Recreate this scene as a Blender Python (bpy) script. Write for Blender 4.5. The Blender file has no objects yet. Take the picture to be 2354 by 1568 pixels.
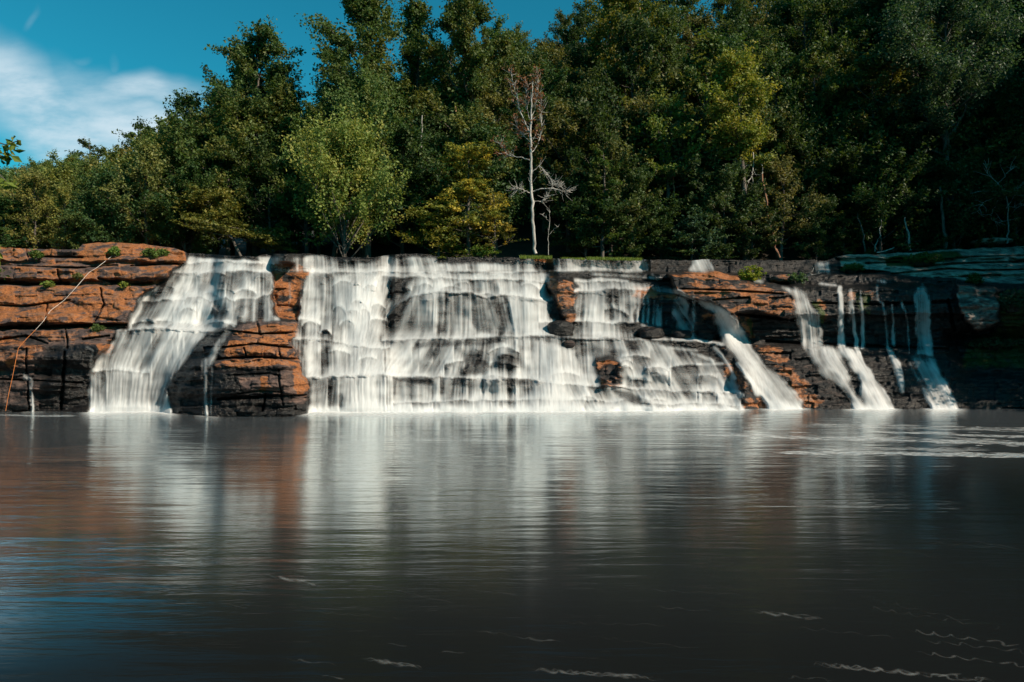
import bpy, math, random
import numpy as np

# ------------------------------------------------------------------ camera, sky, sun, exposure
SC = bpy.context.scene
COL = SC.collection
R = math.radians
CAM_H, F = 4.16, 1569.3            # eye height, focal length in units of a 2354 px wide frame
SUN_EL, SUN_AZ = 35.0, 31.0        # sun off to the right and a little behind the camera

cam_d = bpy.data.cameras.new("camera")
cam_d.lens, cam_d.sensor_width = 24.0, 36.0
cam_d.clip_start, cam_d.clip_end = 0.1, 3000
cam = bpy.data.objects.new("camera", cam_d)
cam.location = (0, 0, CAM_H)
cam.rotation_euler = (R(90), 0, 0)
COL.objects.link(cam)
SC.camera = cam

SC.view_settings.view_transform = 'Standard'
SC.view_settings.look = 'None'
SC.view_settings.exposure = 0.55
SC.view_settings.gamma = 1.0
cy = SC.cycles
cy.max_bounces, cy.diffuse_bounces, cy.glossy_bounces = 8, 3, 3
cy.transmission_bounces, cy.transparent_max_bounces = 4, 16
cy.caustics_reflective = cy.caustics_refractive = False
cy.use_denoising = True


class NT:
    """tiny node-tree helper"""
    def __init__(s, tree):
        s.t = tree
        tree.nodes.clear()

    def n(s, typ, **kw):
        nd = s.t.nodes.new(typ)
        for k, v in kw.items():
            setattr(nd, k, v)
        return nd

    def l(s, a, b):
        s.t.links.new(a, b)

    def val(s, sock, v):
        if isinstance(v, bpy.types.NodeSocket):
            s.l(v, sock)
        else:
            sock.default_value = v

    def math(s, op, a, b=0.0, c=None, clamp=False):
        nd = s.n('ShaderNodeMath', operation=op, use_clamp=clamp)
        s.val(nd.inputs[0], a)
        s.val(nd.inputs[1], b)
        if c is not None:
            s.val(nd.inputs[2], c)
        return nd.outputs[0]

    def mix(s, fac, a, b, blend='MIX'):
        nd = s.n('ShaderNodeMix', data_type='RGBA', blend_type=blend)
        s.val(nd.inputs[0], fac)
        for k, v in ((6, a), (7, b)):
            s.val(nd.inputs[k], v if isinstance(v, bpy.types.NodeSocket) else (*v, 1.0))
        return nd.outputs[2]

    def ramp(s, fac, lo, hi, a=0.0, b=1.0):
        nd = s.n('ShaderNodeMapRange', interpolation_type='SMOOTHSTEP')
        s.val(nd.inputs[0], fac)
        for k, v in ((1, lo), (2, hi), (3, a), (4, b)):
            s.val(nd.inputs[k], v)
        return nd.outputs[0]

    def noise(s, vec, scale, detail=4.0, rough=0.55, dist=0.0):
        nd = s.n('ShaderNodeTexNoise')
        if vec is not None:
            s.l(vec, nd.inputs['Vector'])
        nd.inputs['Scale'].default_value = scale
        nd.inputs['Detail'].default_value = detail
        nd.inputs['Roughness'].default_value = rough
        nd.inputs['Distortion'].default_value = dist
        return nd.outputs['Fac']

    def mapping(s, vec, loc=(0, 0, 0), rot=(0, 0, 0), scale=(1, 1, 1), typ='POINT'):
        nd = s.n('ShaderNodeMapping', vector_type=typ)
        s.l(vec, nd.inputs['Vector'])
        nd.inputs['Location'].default_value = loc
        nd.inputs['Rotation'].default_value = rot
        nd.inputs['Scale'].default_value = scale
        return nd.outputs[0]

    def attr(s, name):
        return s.n('ShaderNodeAttribute', attribute_name=name).outputs['Fac']


# world: Nishita sky with thin cirrus
W = bpy.data.worlds.new("World")
SC.world = W
W.use_nodes = True
w = NT(W.node_tree)
sky = w.n('ShaderNodeTexSky', sky_type='NISHITA')
sky.sun_disc = False
sky.sun_elevation = R(SUN_EL)
sky.sun_rotation = R(90 + SUN_AZ)
sky.air_density, sky.dust_density, sky.ozone_density = 1.0, 0.9, 1.6
graded = w.mix(1.0, sky.outputs[0], (0.08, 0.80, 0.78), 'MULTIPLY')
tc = w.n('ShaderNodeTexCoord').outputs['Generated']
sep = w.n('ShaderNodeSeparateXYZ')
w.l(tc, sep.inputs[0])
ysafe = w.math('MAXIMUM', sep.outputs[1], 0.02)
uu = w.math('DIVIDE', sep.outputs[0], ysafe)
vv = w.math('DIVIDE', sep.outputs[2], ysafe)
comb = w.n('ShaderNodeCombineXYZ')
w.l(uu, comb.inputs[0]); w.l(vv, comb.inputs[1])
uv = comb.outputs[0]
warp_n = w.n('ShaderNodeTexNoise'); w.l(uv, warp_n.inputs['Vector'])
warp_n.inputs['Scale'].default_value = 5.0; warp_n.inputs['Detail'].default_value = 3.0
sub = w.n('ShaderNodeVectorMath', operation='SUBTRACT'); w.l(warp_n.outputs['Color'], sub.inputs[0]); sub.inputs[1].default_value = (.5, .5, .5)
scl = w.n('ShaderNodeVectorMath', operation='SCALE'); w.l(sub.outputs[0], scl.inputs[0]); scl.inputs['Scale'].default_value = 0.11
add = w.n('ShaderNodeVectorMath', operation='ADD'); w.l(uv, add.inputs[0]); w.l(scl.outputs[0], add.inputs[1])
uvw = add.outputs[0]
cloud = None
#            centre (frame units)   half size     tilt   strength
for (cx, cyy, rx, ry, tilt, amp) in ((100, 250, 420, 120, -30, 1.0), (345, 205, 190, 60, -4, .9), (320, 300, 340, 110, -12, .9), (250, 250, 260, 110, -20, .7),
                                     (60, 330, 120, 36, -35, .12), (-250, 130, 300, 90, -30, .8), (185, 115, 34, 14, 20, .10),
                                     (62, 30, 40, 12, 60, .12), (267, 140, 16, 46, 0, .10), (-420, 330, 300, 60, -10, .6), (1900, 300, 500, 80, 8, .5)):
    m = w.mapping(uvw, loc=((cx - 1177) / F, (784 - cyy) / F, 0), rot=(0, 0, R(tilt)), scale=(rx / F, ry / F, 1), typ='TEXTURE')
    ln = w.n('ShaderNodeVectorMath', operation='LENGTH'); w.l(m, ln.inputs[0])
    e = w.ramp(ln.outputs['Value'], 1.15, 0.15, 0.0, amp)
    cloud = e if cloud is None else w.math('MAXIMUM', cloud, e)
fib = w.noise(w.mapping(uv, rot=(0, 0, R(24)), scale=(2.0, 6.0, 1)), 2.6, 8.0, .6, .12)
cloud = w.math('MULTIPLY', cloud, w.ramp(fib, 0.25, 0.68, 0.22, 1.0), clamp=True)
front = w.ramp(sep.outputs[1], 0.02, 0.1)
cloud = w.math('MULTIPLY', cloud, front)
bright = w.mix(cloud, graded, (5.2, 6.2, 6.8))
bg = w.n('ShaderNodeBackground')
w.l(bright, bg.inputs[0])
bg.inputs[1].default_value = 0.09
w.l(bg.outputs[0], w.n('ShaderNodeOutputWorld').inputs[0])

# sun
sl = bpy.data.lights.new("sun", 'SUN')
sl.energy, sl.angle, sl.color = 5.0, R(0.53), (1.0, 0.84, 0.66)
sun = bpy.data.objects.new("sun", sl)
COL.objects.link(sun)
from mathutils import Vector, Matrix
SUNV = Vector((math.cos(R(SUN_EL)) * math.cos(R(SUN_AZ)), -math.cos(R(SUN_EL)) * math.sin(R(SUN_AZ)), math.sin(R(SUN_EL))))
sun.rotation_euler = SUNV.to_track_quat('Z', 'Y').to_euler()
sun.location = SUNV * 200


# ------------------------------------------------------------------ helpers
def at(px, py, Y):
    """a point of the 2354-wide frame at depth Y, in metres"""
    return np.array([(px - 1177) * Y / F, Y, CAM_H - (py - 784) * Y / F])


def tag(o, label=None, cat=None, group=None, kind=None):
    if label: o["label"] = label
    if cat: o["category"] = cat
    if group: o["group"] = group
    if kind: o["kind"] = kind
    return o


def mesh(name, V, Q, mat=None, attrs=None, smooth=True):
    """mesh data from vertex array and (n,k) face array, k = 3 or 4"""
    V = np.asarray(V, np.float32)
    Q = np.asarray(Q, np.int32)
    k = Q.shape[1]
    me = bpy.data.meshes.new(name)
    me.vertices.add(len(V)); me.vertices.foreach_set("co", V.ravel())
    me.loops.add(Q.size); me.loops.foreach_set("vertex_index", Q.ravel())
    me.polygons.add(len(Q))
    me.polygons.foreach_set("loop_start", np.arange(0, Q.size, k, dtype=np.int32))
    me.polygons.foreach_set("use_smooth", np.full(len(Q), smooth, dtype=bool))
    for an, av in (attrs or {}).items():
        a = me.attributes.new(an, 'FLOAT', 'POINT')
        a.data.foreach_set("value", np.asarray(av, np.float32).ravel())
    if mat: me.materials.append(mat)
    me.update(calc_edges=True)
    me.validate()
    return me


def link(name, me, parent=None, loc=None):
    o = bpy.data.objects.new(name, me)
    COL.objects.link(o)
    if parent is not None: o.parent = parent
    if loc is not None: o.location = loc
    return o


def empty(name, loc, label, cat, group=None):
    o = bpy.data.objects.new(name, None)
    o.empty_display_size = 0.2
    o.location = loc
    COL.objects.link(o)
    return tag(o, label, cat, group)


def _hash(i, j, seed):
    h = (i * 374761393 + j * 668265263 + seed * 2147483647 + 1013904223) & 0xFFFFFFFF
    h = ((h ^ (h >> 13)) * 1274126177) & 0xFFFFFFFF
    return ((h ^ (h >> 16)) & 0xFFFFFF) / float(0xFFFFFF)


def vnoise(x, y, seed=0):
    x = np.asarray(x, float); y = np.asarray(y, float)
    i = np.floor(x).astype(np.int64); j = np.floor(y).astype(np.int64)
    fx = x - i; fy = y - j
    fx = fx * fx * (3 - 2 * fx); fy = fy * fy * (3 - 2 * fy)
    a = _hash(i, j, seed); b = _hash(i + 1, j, seed); c = _hash(i, j + 1, seed); d = _hash(i + 1, j + 1, seed)
    return a + (b - a) * fx + (c - a) * fy + (a - b - c + d) * fx * fy


def fbm(x, y, seed=0, oct=4, gain=.5):
    t = 0; amp = 1; tot = 0
    for k in range(oct):
        t = t + amp * vnoise(x * 2 ** k, y * 2 ** k, seed + k * 17); tot += amp; amp *= gain
    return t / tot


def sstep(x, a, b):
    t = np.clip((x - a) / (b - a), 0, 1)
    return t * t * (3 - 2 * t)


# ------------------------------------------------------------------ materials
def new_mat(name):
    m = bpy.data.materials.new(name)
    m.use_nodes = True
    return m, NT(m.node_tree)


def out(t, shader):
    t.l(shader, t.n('ShaderNodeOutputMaterial').inputs[0])


def rock_material():
    m, t = new_mat("layered_rock")
    pos = t.n('ShaderNodeNewGeometry').outputs['Position']
    big = t.noise(t.mapping(pos, scale=(.75, .75, 1.7)), 1.0, 6, .62, .5)
    mid = t.noise(t.mapping(pos, scale=(1.1, 1.1, 3.0)), 1.0, 6, .65, .8)
    fine = t.noise(pos, 9.0, 6, .7)
    dry, org, pale, moss = t.attr('dry'), t.attr('orange'), t.attr('pale'), t.attr('moss')
    wet = t.mix(t.ramp(mid, .4, .7), (.006, .006, .007), (.022, .018, .016))
    brown = t.mix(t.ramp(big, .35, .65), (.045, .032, .032), (.17, .105, .085))
    c = t.mix(t.ramp(t.math('ADD', dry, t.math('MULTIPLY', t.math('SUBTRACT', mid, .5), 1.1)), .3, .7), wet, brown)
    ocol = t.mix(t.ramp(fine, .3, .7), (.13, .045, .017), (.37, .132, .040))
    ocol = t.mix(t.ramp(mid, .48, .7), ocol, (.21, .115, .075))
    om = t.ramp(t.math('ADD', org, t.math('ADD', t.math('MULTIPLY', t.math('SUBTRACT', big, .5), 2.6), t.math('MULTIPLY', t.math('SUBTRACT', mid, .5), 1.3))), .35, .62)
    om = t.math('MULTIPLY', om, t.ramp(org, .02, .12))
    c = t.mix(om, c, ocol)
    pcol = t.mix(t.ramp(mid, .3, .7), (.24, .19, .16), (.52, .42, .35))
    pm = t.ramp(t.math('ADD', pale, t.math('MULTIPLY', t.math('SUBTRACT', mid, .5), .9)), .3, .65)
    pm = t.math('MULTIPLY', pm, t.ramp(pale, .02, .12))
    c = t.mix(pm, c, pcol)
    mm = t.math('MULTIPLY', t.ramp(t.math('ADD', moss, t.math('SUBTRACT', t.noise(pos, 2.5, 5, .7), .5)), .35, .6), t.ramp(moss, .02, .1))
    c = t.mix(mm, c, t.mix(fine, (.018, .03, .006), (.06, .08, .015)))
    c = t.mix(t.ramp(fine, .62, .75, 0, .35), c, (.02, .015, .012))
    p = t.n('ShaderNodeBsdfPrincipled')
    t.l(c, p.inputs['Base Color'])
    rough = t.ramp(t.math('ADD', dry, t.math('MULTIPLY', fine, .3)), .1, .8, .28, .9)
    t.l(rough, p.inputs['Roughness'])
    p.inputs['Specular IOR Level'].default_value = .35
    h = t.math('ADD', t.math('MULTIPLY', mid, 1.0), t.math('MULTIPLY', fine, .35))
    b = t.n('ShaderNodeBump'); t.l(h, b.inputs['Height'])
    b.inputs['Strength'].default_value = .9; b.inputs['Distance'].default_value = .22
    t.l(b.outputs[0], p.inputs['Normal'])
    out(t, p.outputs[0])
    return m


def water_material():
    m, t = new_mat("falling_water")
    a = t.attr('cover')
    pos = t.n('ShaderNodeNewGeometry').outputs['Position']
    st = t.noise(t.mapping(pos, scale=(9, 1.5, .35)), 1.0, 3, .6)
    d = t.n('ShaderNodeBsdfDiffuse'); d.inputs[0].default_value = (.86, .87, .88, 1)
    tr = t.n('ShaderNodeBsdfTranslucent'); tr.inputs[0].default_value = (.85, .87, .89, 1)
    mx = t.n('ShaderNodeMixShader'); mx.inputs[0].default_value = .42
    t.l(d.outputs[0], mx.inputs[1]); t.l(tr.outputs[0], mx.inputs[2])
    tp = t.n('ShaderNodeBsdfTransparent')
    f = t.math('MULTIPLY', a, t.ramp(st, .2, .8, .86, 1.1), clamp=True)
    m2 = t.n('ShaderNodeMixShader'); t.l(f, m2.inputs[0])
    t.l(tp.outputs[0], m2.inputs[1]); t.l(mx.outputs[0], m2.inputs[2])
    out(t, m2.outputs[0])
    return m


def foam_material(name, k, col=(.85, .86, .86)):
    m, t = new_mat(name)
    d = t.n('ShaderNodeBsdfDiffuse'); d.inputs[0].default_value = (*col, 1)
    tp = t.n('ShaderNodeBsdfTransparent')
    pos = t.n('ShaderNodeNewGeometry').outputs['Position']
    f = t.math('MULTIPLY', t.attr('cover'), t.ramp(t.noise(t.mapping(pos, scale=(3, 3, 1)), 1.5, 4, .6), .25, .7, .4 * k, k), clamp=True)
    m2 = t.n('ShaderNodeMixShader'); t.l(f, m2.inputs[0])
    t.l(tp.outputs[0], m2.inputs[1]); t.l(d.outputs[0], m2.inputs[2])
    out(t, m2.outputs[0])
    return m


def pool_material():
    m, t = new_mat("dark_river_water")
    pos = t.n('ShaderNodeNewGeometry').outputs['Position']
    a = t.noise(t.mapping(pos, scale=(.35, 2.6, 1)), 1.0, 4, .6, .5)
    b_ = t.noise(t.mapping(pos, rot=(0, 0, R(8)), scale=(1.0, 7.0, 1)), 1.0, 4, .6, .4)
    c_ = t.noise(t.mapping(pos, rot=(0, 0, R(-5)), scale=(.07, .42, 1)), 1.0, 3, .5, .5)
    h = t.math('ADD', t.math('ADD', t.math('MULTIPLY', a, .5), t.math('MULTIPLY', b_, .10)), t.math('MULTIPLY', c_, 1.7))
    bp = t.n('ShaderNodeBump'); t.l(h, bp.inputs['Height'])
    bp.inputs['Strength'].default_value = .42; bp.inputs['Distance'].default_value = .095
    geo = t.n('ShaderNodeNewGeometry')
    sp = t.n('ShaderNodeSeparateXYZ'); t.l(pos, sp.inputs[0])
    patch = t.ramp(t.noise(t.mapping(pos, scale=(.05, .16, 1)), 1.0, 3, .55, .6), .35, .68, .45, 1.35)
    t.l(t.math('MULTIPLY', t.ramp(sp.outputs[1], 16, 36, .38, .62), patch), bp.inputs['Strength'])     # choppier near the falls
    si = t.n('ShaderNodeSeparateXYZ'); t.l(geo.outputs['Incoming'], si.inputs[0])
    refl = t.ramp(t.math('ABSOLUTE', si.outputs[2]), .17, .39, 1.0, .04)
    refl = t.math('MULTIPLY', refl, t.ramp(sp.outputs[1], 11, 32, .97, .82))   # milky, aerated water near the falls    # reflectance falls off towards steep views
    gl = t.n('ShaderNodeBsdfGlossy'); gl.inputs['Color'].default_value = (.88, .94, .95, 1)
    gl.inputs['Roughness'].default_value = .13
    t.l(bp.outputs[0], gl.inputs['Normal'])
    body = t.n('ShaderNodeBsdfDiffuse'); t.l(t.mix(t.ramp(sp.outputs[1], 8, 31), (.008, .009, .0095), (.115, .128, .142)), body.inputs[0])
    mx = t.n('ShaderNodeMixShader'); t.l(refl, mx.inputs[0])
    t.l(body.outputs[0], mx.inputs[1]); t.l(gl.outputs[0], mx.inputs[2])
    out(t, mx.outputs[0])
    return m


def leaf_material(name, c0, c1, c2, trans=.35):
    """c0..c1 across leaves, c2 on some clumps"""
    m, t = new_mat(name)
    v = t.attr('tone'); k = t.attr('clump')
    c = t.mix(v, c0, c1)
    c = t.mix(t.ramp(k, .55, .95, 0, .8), c, c2)
    oi = t.n('ShaderNodeObjectInfo')
    c = t.mix(1.0, c, oi.outputs['Color'], 'MULTIPLY')
    d = t.n('ShaderNodeBsdfPrincipled'); t.l(c, d.inputs['Base Color'])
    d.inputs['Roughness'].default_value = .55; d.inputs['Specular IOR Level'].default_value = .3
    tr = t.n('ShaderNodeBsdfTranslucent')
    t.l(t.mix(1.0, c, (1.3, 1.3, .7), 'MULTIPLY'), tr.inputs[0])
    mx = t.n('ShaderNodeMixShader'); mx.inputs[0].default_value = trans
    t.l(d.outputs[0], mx.inputs[1]); t.l(tr.outputs[0], mx.inputs[2])
    out(t, mx.outputs[0])
    return m


def bark_material(name, a, b, scale=2.0):
    m, t = new_mat(name)
    pos = t.n('ShaderNodeTexCoord').outputs['Object']
    n = t.noise(t.mapping(pos, scale=(3, 3, .7)), scale, 5, .65)
    c = t.mix(t.ramp(n, .35, .65), a, b)
    p = t.n('ShaderNodeBsdfPrincipled'); t.l(c, p.inputs['Base Color']); p.inputs['Roughness'].default_value = .9
    bp = t.n('ShaderNodeBump'); t.l(n, bp.inputs['Height']); bp.inputs['Distance'].default_value = .05
    t.l(bp.outputs[0], p.inputs['Normal'])
    out(t, p.outputs[0])
    return m


def plain_noise_material(name, a, b, scale=1.5, rough=.95):
    m, t = new_mat(name)
    pos = t.n('ShaderNodeNewGeometry').outputs['Position']
    c = t.mix(t.ramp(t.noise(pos, scale, 6, .65), .35, .65), a, b)
    p = t.n('ShaderNodeBsdfPrincipled'); t.l(c, p.inputs['Base Color']); p.inputs['Roughness'].default_value = rough
    out(t, p.outputs[0])
    return m


M_ROCK = rock_material()
M_FALL = water_material()
M_FOAM = foam_material("foam", 1.0)
M_TRAIL = foam_material("thin_foam", .45, (.7, .7, .69))
M_POOL = pool_material()
M_BARK = bark_material("grey_bark", (.035, .03, .026), (.12, .10, .085))
M_BARK_PALE = bark_material("pale_dead_wood", (.20, .19, .18), (.46, .43, .40))
M_BARK_WARM = bark_material("warm_bark", (.16, .07, .04), (.30, .15, .09))
M_SOIL = plain_noise_material("forest_floor", (.012, .012, .008), (.035, .026, .016))
M_LEAF = {
    'deep': leaf_material("deep_green_leaves", (0.023, 0.051, 0.017), (0.054, 0.096, 0.029), (0.078, 0.102, 0.026)),
    'mid': leaf_material("mid_green_leaves", (0.045, 0.079, 0.023), (0.097, 0.141, 0.039), (0.129, 0.128, 0.031)),
    'bright': leaf_material("bright_green_leaves", (0.078, 0.128, 0.031), (0.168, 0.218, 0.059), (0.206, 0.205, 0.051)),
    'olive': leaf_material("olive_leaves", (0.070, 0.080, 0.026), (0.140, 0.145, 0.046), (0.170, 0.150, 0.043)),
    'amber': leaf_material("amber_leaves", (.075, .10, .026), (.16, .17, .04), (.34, .27, .05)),
    'teal': leaf_material("bluish_green_leaves", (0.028, 0.064, 0.040), (0.065, 0.109, 0.065), (0.065, 0.102, 0.043)),
    'warm_sun': leaf_material("rusty_sun_flakes", (0.290, 0.102, 0.043), (0.464, 0.192, 0.102), (0.435, 0.154, 0.071)),
}

# ------------------------------------------------------------------ falls: maps of depth, cover and colour over the cliff face
GX = np.arange(-300, 2662, 2.0)
GY = np.arange(540, 972, 1.5)
PX, PY = np.meshgrid(GX, GY)
WX = PX + 9 * (fbm(PX / 26, PY / 20, 3, 3) - .5) * 2
WY = PY + 5 * (fbm(PX / 30, PY / 22, 9, 3) - .5) * 2


def poly(pts, soft=6.0, warp=True):
    """soft mask, 1 inside a polygon"""
    X, Y = (WX, WY) if warp else (PX, PY)
    pts = np.array(pts, float)
    res = np.zeros_like(PX)
    x0, y0 = pts.min(0) - soft - 22; x1, y1 = pts.max(0) + soft + 22
    ci = np.where((GX >= x0) & (GX <= x1))[0]; ri = np.where((GY >= y0) & (GY <= y1))[0]
    if not len(ci) or not len(ri): return res
    sl_ = np.s_[ri[0]:ri[-1] + 1, ci[0]:ci[-1] + 1]
    x = X[sl_]; y = Y[sl_]
    ins = np.zeros(x.shape, bool); dist = np.full(x.shape, 1e9)
    n = len(pts)
    for k in range(n):
        ax, ay = pts[k]; bx, by = pts[(k + 1) % n]
        if ay != by:
            ins ^= ((ay > y) != (by > y)) & (x < (bx - ax) * (y - ay) / (by - ay) + ax)
        L = (bx - ax) ** 2 + (by - ay) ** 2 + 1e-9
        tt = np.clip(((x - ax) * (bx - ax) + (y - ay) * (by - ay)) / L, 0, 1)
        dist = np.minimum(dist, np.hypot(x - ax - tt * (bx - ax), y - ay - tt * (by - ay)))
    sd = np.where(ins, dist, -dist)
    res[sl_] = sstep(sd, -soft, soft)
    return res


def stroke(pts, soft=.6):
    """soft mask along a line of (px, py, half_width)"""
    pts = np.array(pts, float)
    best = np.full(PX.shape, -1e9)
    wm = pts[:, 2].max() * 2 + 20
    ci = np.where((GX >= pts[:, 0].min() - wm) & (GX <= pts[:, 0].max() + wm))[0]
    ri = np.where((GY >= pts[:, 1].min() - wm) & (GY <= pts[:, 1].max() + wm))[0]
    sl_ = np.s_[ri[0]:ri[-1] + 1, ci[0]:ci[-1] + 1]
    x = PX[sl_] + (WX - PX)[sl_] * .35; y = PY[sl_]
    b = best[sl_]
    for k in range(len(pts) - 1):
        ax, ay, aw = pts[k]; bx, by, bw = pts[k + 1]
        L = (bx - ax) ** 2 + (by - ay) ** 2 + 1e-9
        tt = np.clip(((x - ax) * (bx - ax) + (y - ay) * (by - ay)) / L, 0, 1)
        d = np.hypot(x - ax - tt * (bx - ax), y - ay - tt * (by - ay))
        wd = aw + (bw - aw) * tt
        b = np.maximum(b, 1 - d / wd)
    res = np.zeros_like(PX)
    res[sl_] = sstep(b, 0, soft)
    return res


TOP = np.array([(-300, 560), (0, 566), (60, 573), (178, 573), (190, 561), (258, 557), (330, 560), (400, 571), (430, 582), (520, 587), (590, 590),
                (604, 584), (720, 582), (768, 590), (868, 591), (900, 586), (960, 583), (1012, 591), (1190, 592), (1480, 597), (1900, 598),
                (1922, 590), (1950, 587), (2090, 581), (2180, 574), (2240, 571), (2354, 566), (2660, 556)], float)


def top_py(px):
    return np.interp(px, TOP[:, 0], TOP[:, 1]) + 2.2 * (fbm(px / 30, px * 0, 5, 3) - .5) * 2


# ledges: polyline of the lip, depth of the tread behind it
LIPS = []


def blocks(px, seed, wid=34):
    """uneven rounded blocks along a lip"""
    u = px / wid + 1.3 * (vnoise(px / (wid * 2.7), px * 0 + seed, seed) - .5)
    i = np.floor(u)
    f = u - i - .5
    return (_hash(i.astype(np.int64), np.full(i.shape, 7, np.int64), seed) - .5) * 2, f


def ledge(pts, tread, w=4.0, jit=3.0, wid=34, taper=16, seed=0, dome=5.0, local=0.0):
    pts = np.array(pts, float)
    px = GX
    lip = np.interp(px, pts[:, 0], pts[:, 1])
    h, f = blocks(px, seed + len(LIPS) * 13, wid)
    lip = lip + jit * 3.0 * (fbm(px / wid, px * 0 + seed, 160 + len(LIPS), 3) - .5) + .5 * jit * h * vnoise(px / 70, px * 0, 60 + len(LIPS)) + 7 * (vnoise(px / 90, px * 0 + 1, 61 + len(LIPS)) - .5) + .55 * dome * (f * f * 2) + 1.5 * (vnoise(px / 9, px * 0, 40 + len(LIPS)) - .5)
    tp = sstep(px, pts[0, 0] - taper, pts[0, 0] + taper) * (1 - sstep(px, pts[-1, 0] - taper, pts[-1, 0] + taper))
    LIPS.append((lip, tp, tread, w, local))


# main tiers
ledge([(600, 622), (760, 626), (900, 624), (1190, 624), (1490, 628)], 2.0, 4, 2, 46)          # foot of the back weir
ledge([(880, 637), (1000, 638), (1180, 641), (1270, 645)], .9, 4, 3, 40)
ledge([(1270, 640), (1400, 645), (1540, 650)], .9, 3, 2, 40)
ledge([(885, 730), (907, 702), (930, 687), (957, 677), (1019, 671), (1082, 671), (1119, 683), (1150, 678), (1200, 680), (1270, 690)], 1.4, 3, 2, 30, dome=2)
ledge([(1318, 668), (1400, 664), (1470, 668), (1560, 676), (1600, 688)], 1.5, 3, 2, 30, dome=2)
ledge([(1240, 738), (1330, 741), (1480, 740), (1540, 756)], .5, 3, 3, 40, dome=7)
ledge([(880, 786), (960, 782), (1040, 777), (1150, 774), (1300, 775), (1430, 777), (1560, 783), (1660, 790)], 1.9, 3.5, 2, 50)
ledge([(670, 778), (740, 779), (790, 790), (850, 800), (895, 796)], 1.2, 4, 2, 40)
ledge([(890, 868), (1000, 868), (1220, 870), (1280, 880), (1480, 893), (1700, 905)], .9, 3, 3, 44, dome=3)
ledge([(905, 925), (1000, 922), (1220, 921), (1330, 922), (1480, 926), (1700, 932)], .7, 3, 2.5, 36, dome=3)
ledge([(705, 868), (760, 866), (885, 866)], .8, 5, 4, 60)
# left cascade
ledge([(425, 604), (560, 603), (640, 606)], 1.0, 4, 2, 40)
ledge([(400, 626), (480, 624), (640, 624)], .7, 4, 4, 30)
ledge([(330, 694), (420, 690), (520, 684), (640, 688)], .5, 4, 6, 32)
ledge([(245, 760), (330, 757), (440, 758), (500, 764)], 1.7, 4, 1.5, 60)
ledge([(200, 855), (300, 853), (340, 858)], .4, 5, 3, 50)
# left chute shoulders


def shoulders(region, n, hw, tread, seed):
    """scattered rounded block edges: short arcs, each a little ledge of its own"""
    g = np.random.default_rng(seed)
    reg = np.array(region, float)
    x0, y0 = reg.min(0); x1, y1 = reg.max(0)
    k = 0
    while k < n:
        cx, cy = g.uniform(x0, x1), g.uniform(y0, y1)
        ins = False
        for q in range(len(reg)):
            ax, ay = reg[q]; bx, by = reg[(q + 1) % len(reg)]
            if (ay > cy) != (by > cy) and cx < (bx - ax) * (cy - ay) / (by - ay) + ax: ins = not ins
        if not ins: continue
        k += 1
        h = hw * g.uniform(.5, 1.5); sag = g.uniform(4, 12); tl = g.uniform(-4, 4)
        u = np.linspace(-1, 1, 9)
        ledge([(cx + h * a, cy + sag * a * a + tl * a) for a in u], tread * g.uniform(.45, 1.25), g.uniform(4, 9), .8, 30, taper=7, seed=seed + k, dome=0, local=g.uniform(12, 26))


shoulders([(420, 612), (620, 612), (628, 720), (500, 745), (310, 750), (330, 690)], 30, 24, .55, 5)
shoulders([(700, 632), (880, 632), (880, 770), (690, 770)], 30, 22, .6, 6)
shoulders([(700, 790), (880, 790), (880, 860), (705, 860)], 9, 28, .5, 7)
shoulders([(890, 640), (1260, 644), (1260, 672), (900, 690)], 16, 22, .35, 8)
shoulders([(900, 794), (1330, 792), (1500, 805), (1660, 850), (1680, 886), (1300, 872), (900, 862)], 46, 26, .38, 9)
shoulders([(1300, 900), (1480, 900), (1690, 915), (1690, 935), (1300, 940)], 14, 26, .3, 10)
shoulders([(1330, 680), (1460, 680), (1460, 735), (1330, 735)], 4, 20, .3, 11)
D = 40.4 + 1.5 * sstep(PX, 900, 2300) + 3.6 * sstep(PX, 670, 700) * (1 - sstep(PX, 870, 910)) * (1 - sstep(PY, 615, 870))
D = D + 1.9 * sstep(PX, 280, 330) * (1 - sstep(PX, 625, 645)) * (1 - sstep(PY, 605, 755)) + 1.0 * sstep(PX, 880, 900) * (1 - sstep(PX, 1640, 1680)) * (1 - sstep(PY, 790, 872))
D = D + (948 - PY) * 0.0105                                  # the faces lean back a little
TIER = np.zeros_like(PX); LAST = np.full_like(PX, 560.0); NEXT = np.full_like(PX, 946.0)
for (lip, tp, tread, wd, local) in LIPS:
    dlt = (lip[None, :] - PY)
    if local:                                                # a shoulder bulges out below its edge and dies away further down
        D = D - tread * tp[None, :] * (1 - sstep(dlt, -wd * .4, wd)) * np.exp(-np.clip(-dlt, 0, 200) / local)
    else:
        D = D + tread * tp[None, :] * sstep(dlt, -wd * .4, wd)
    if local and tread < 1.6 and vnoise(lip[0] * .37, tread * 91, 3) < .6: continue
    below = (dlt < 0) & (tp[None, :] > .4)
    TIER += below
    LAST = np.where(below, np.maximum(LAST, lip[None, :] + 0 * PY), LAST)
    NEXT = np.where((~below) & (tp[None, :] > .4), np.minimum(NEXT, lip[None, :] + 0 * PY), NEXT)


def setd(mask, prof, add=0.0):
    """inside mask use a profile of (py, depth)"""
    global D
    prof = np.array(sorted(prof), float)
    t = np.interp(WY, prof[:, 0], prof[:, 1]) + add
    D = D * (1 - mask) + t * mask


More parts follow.
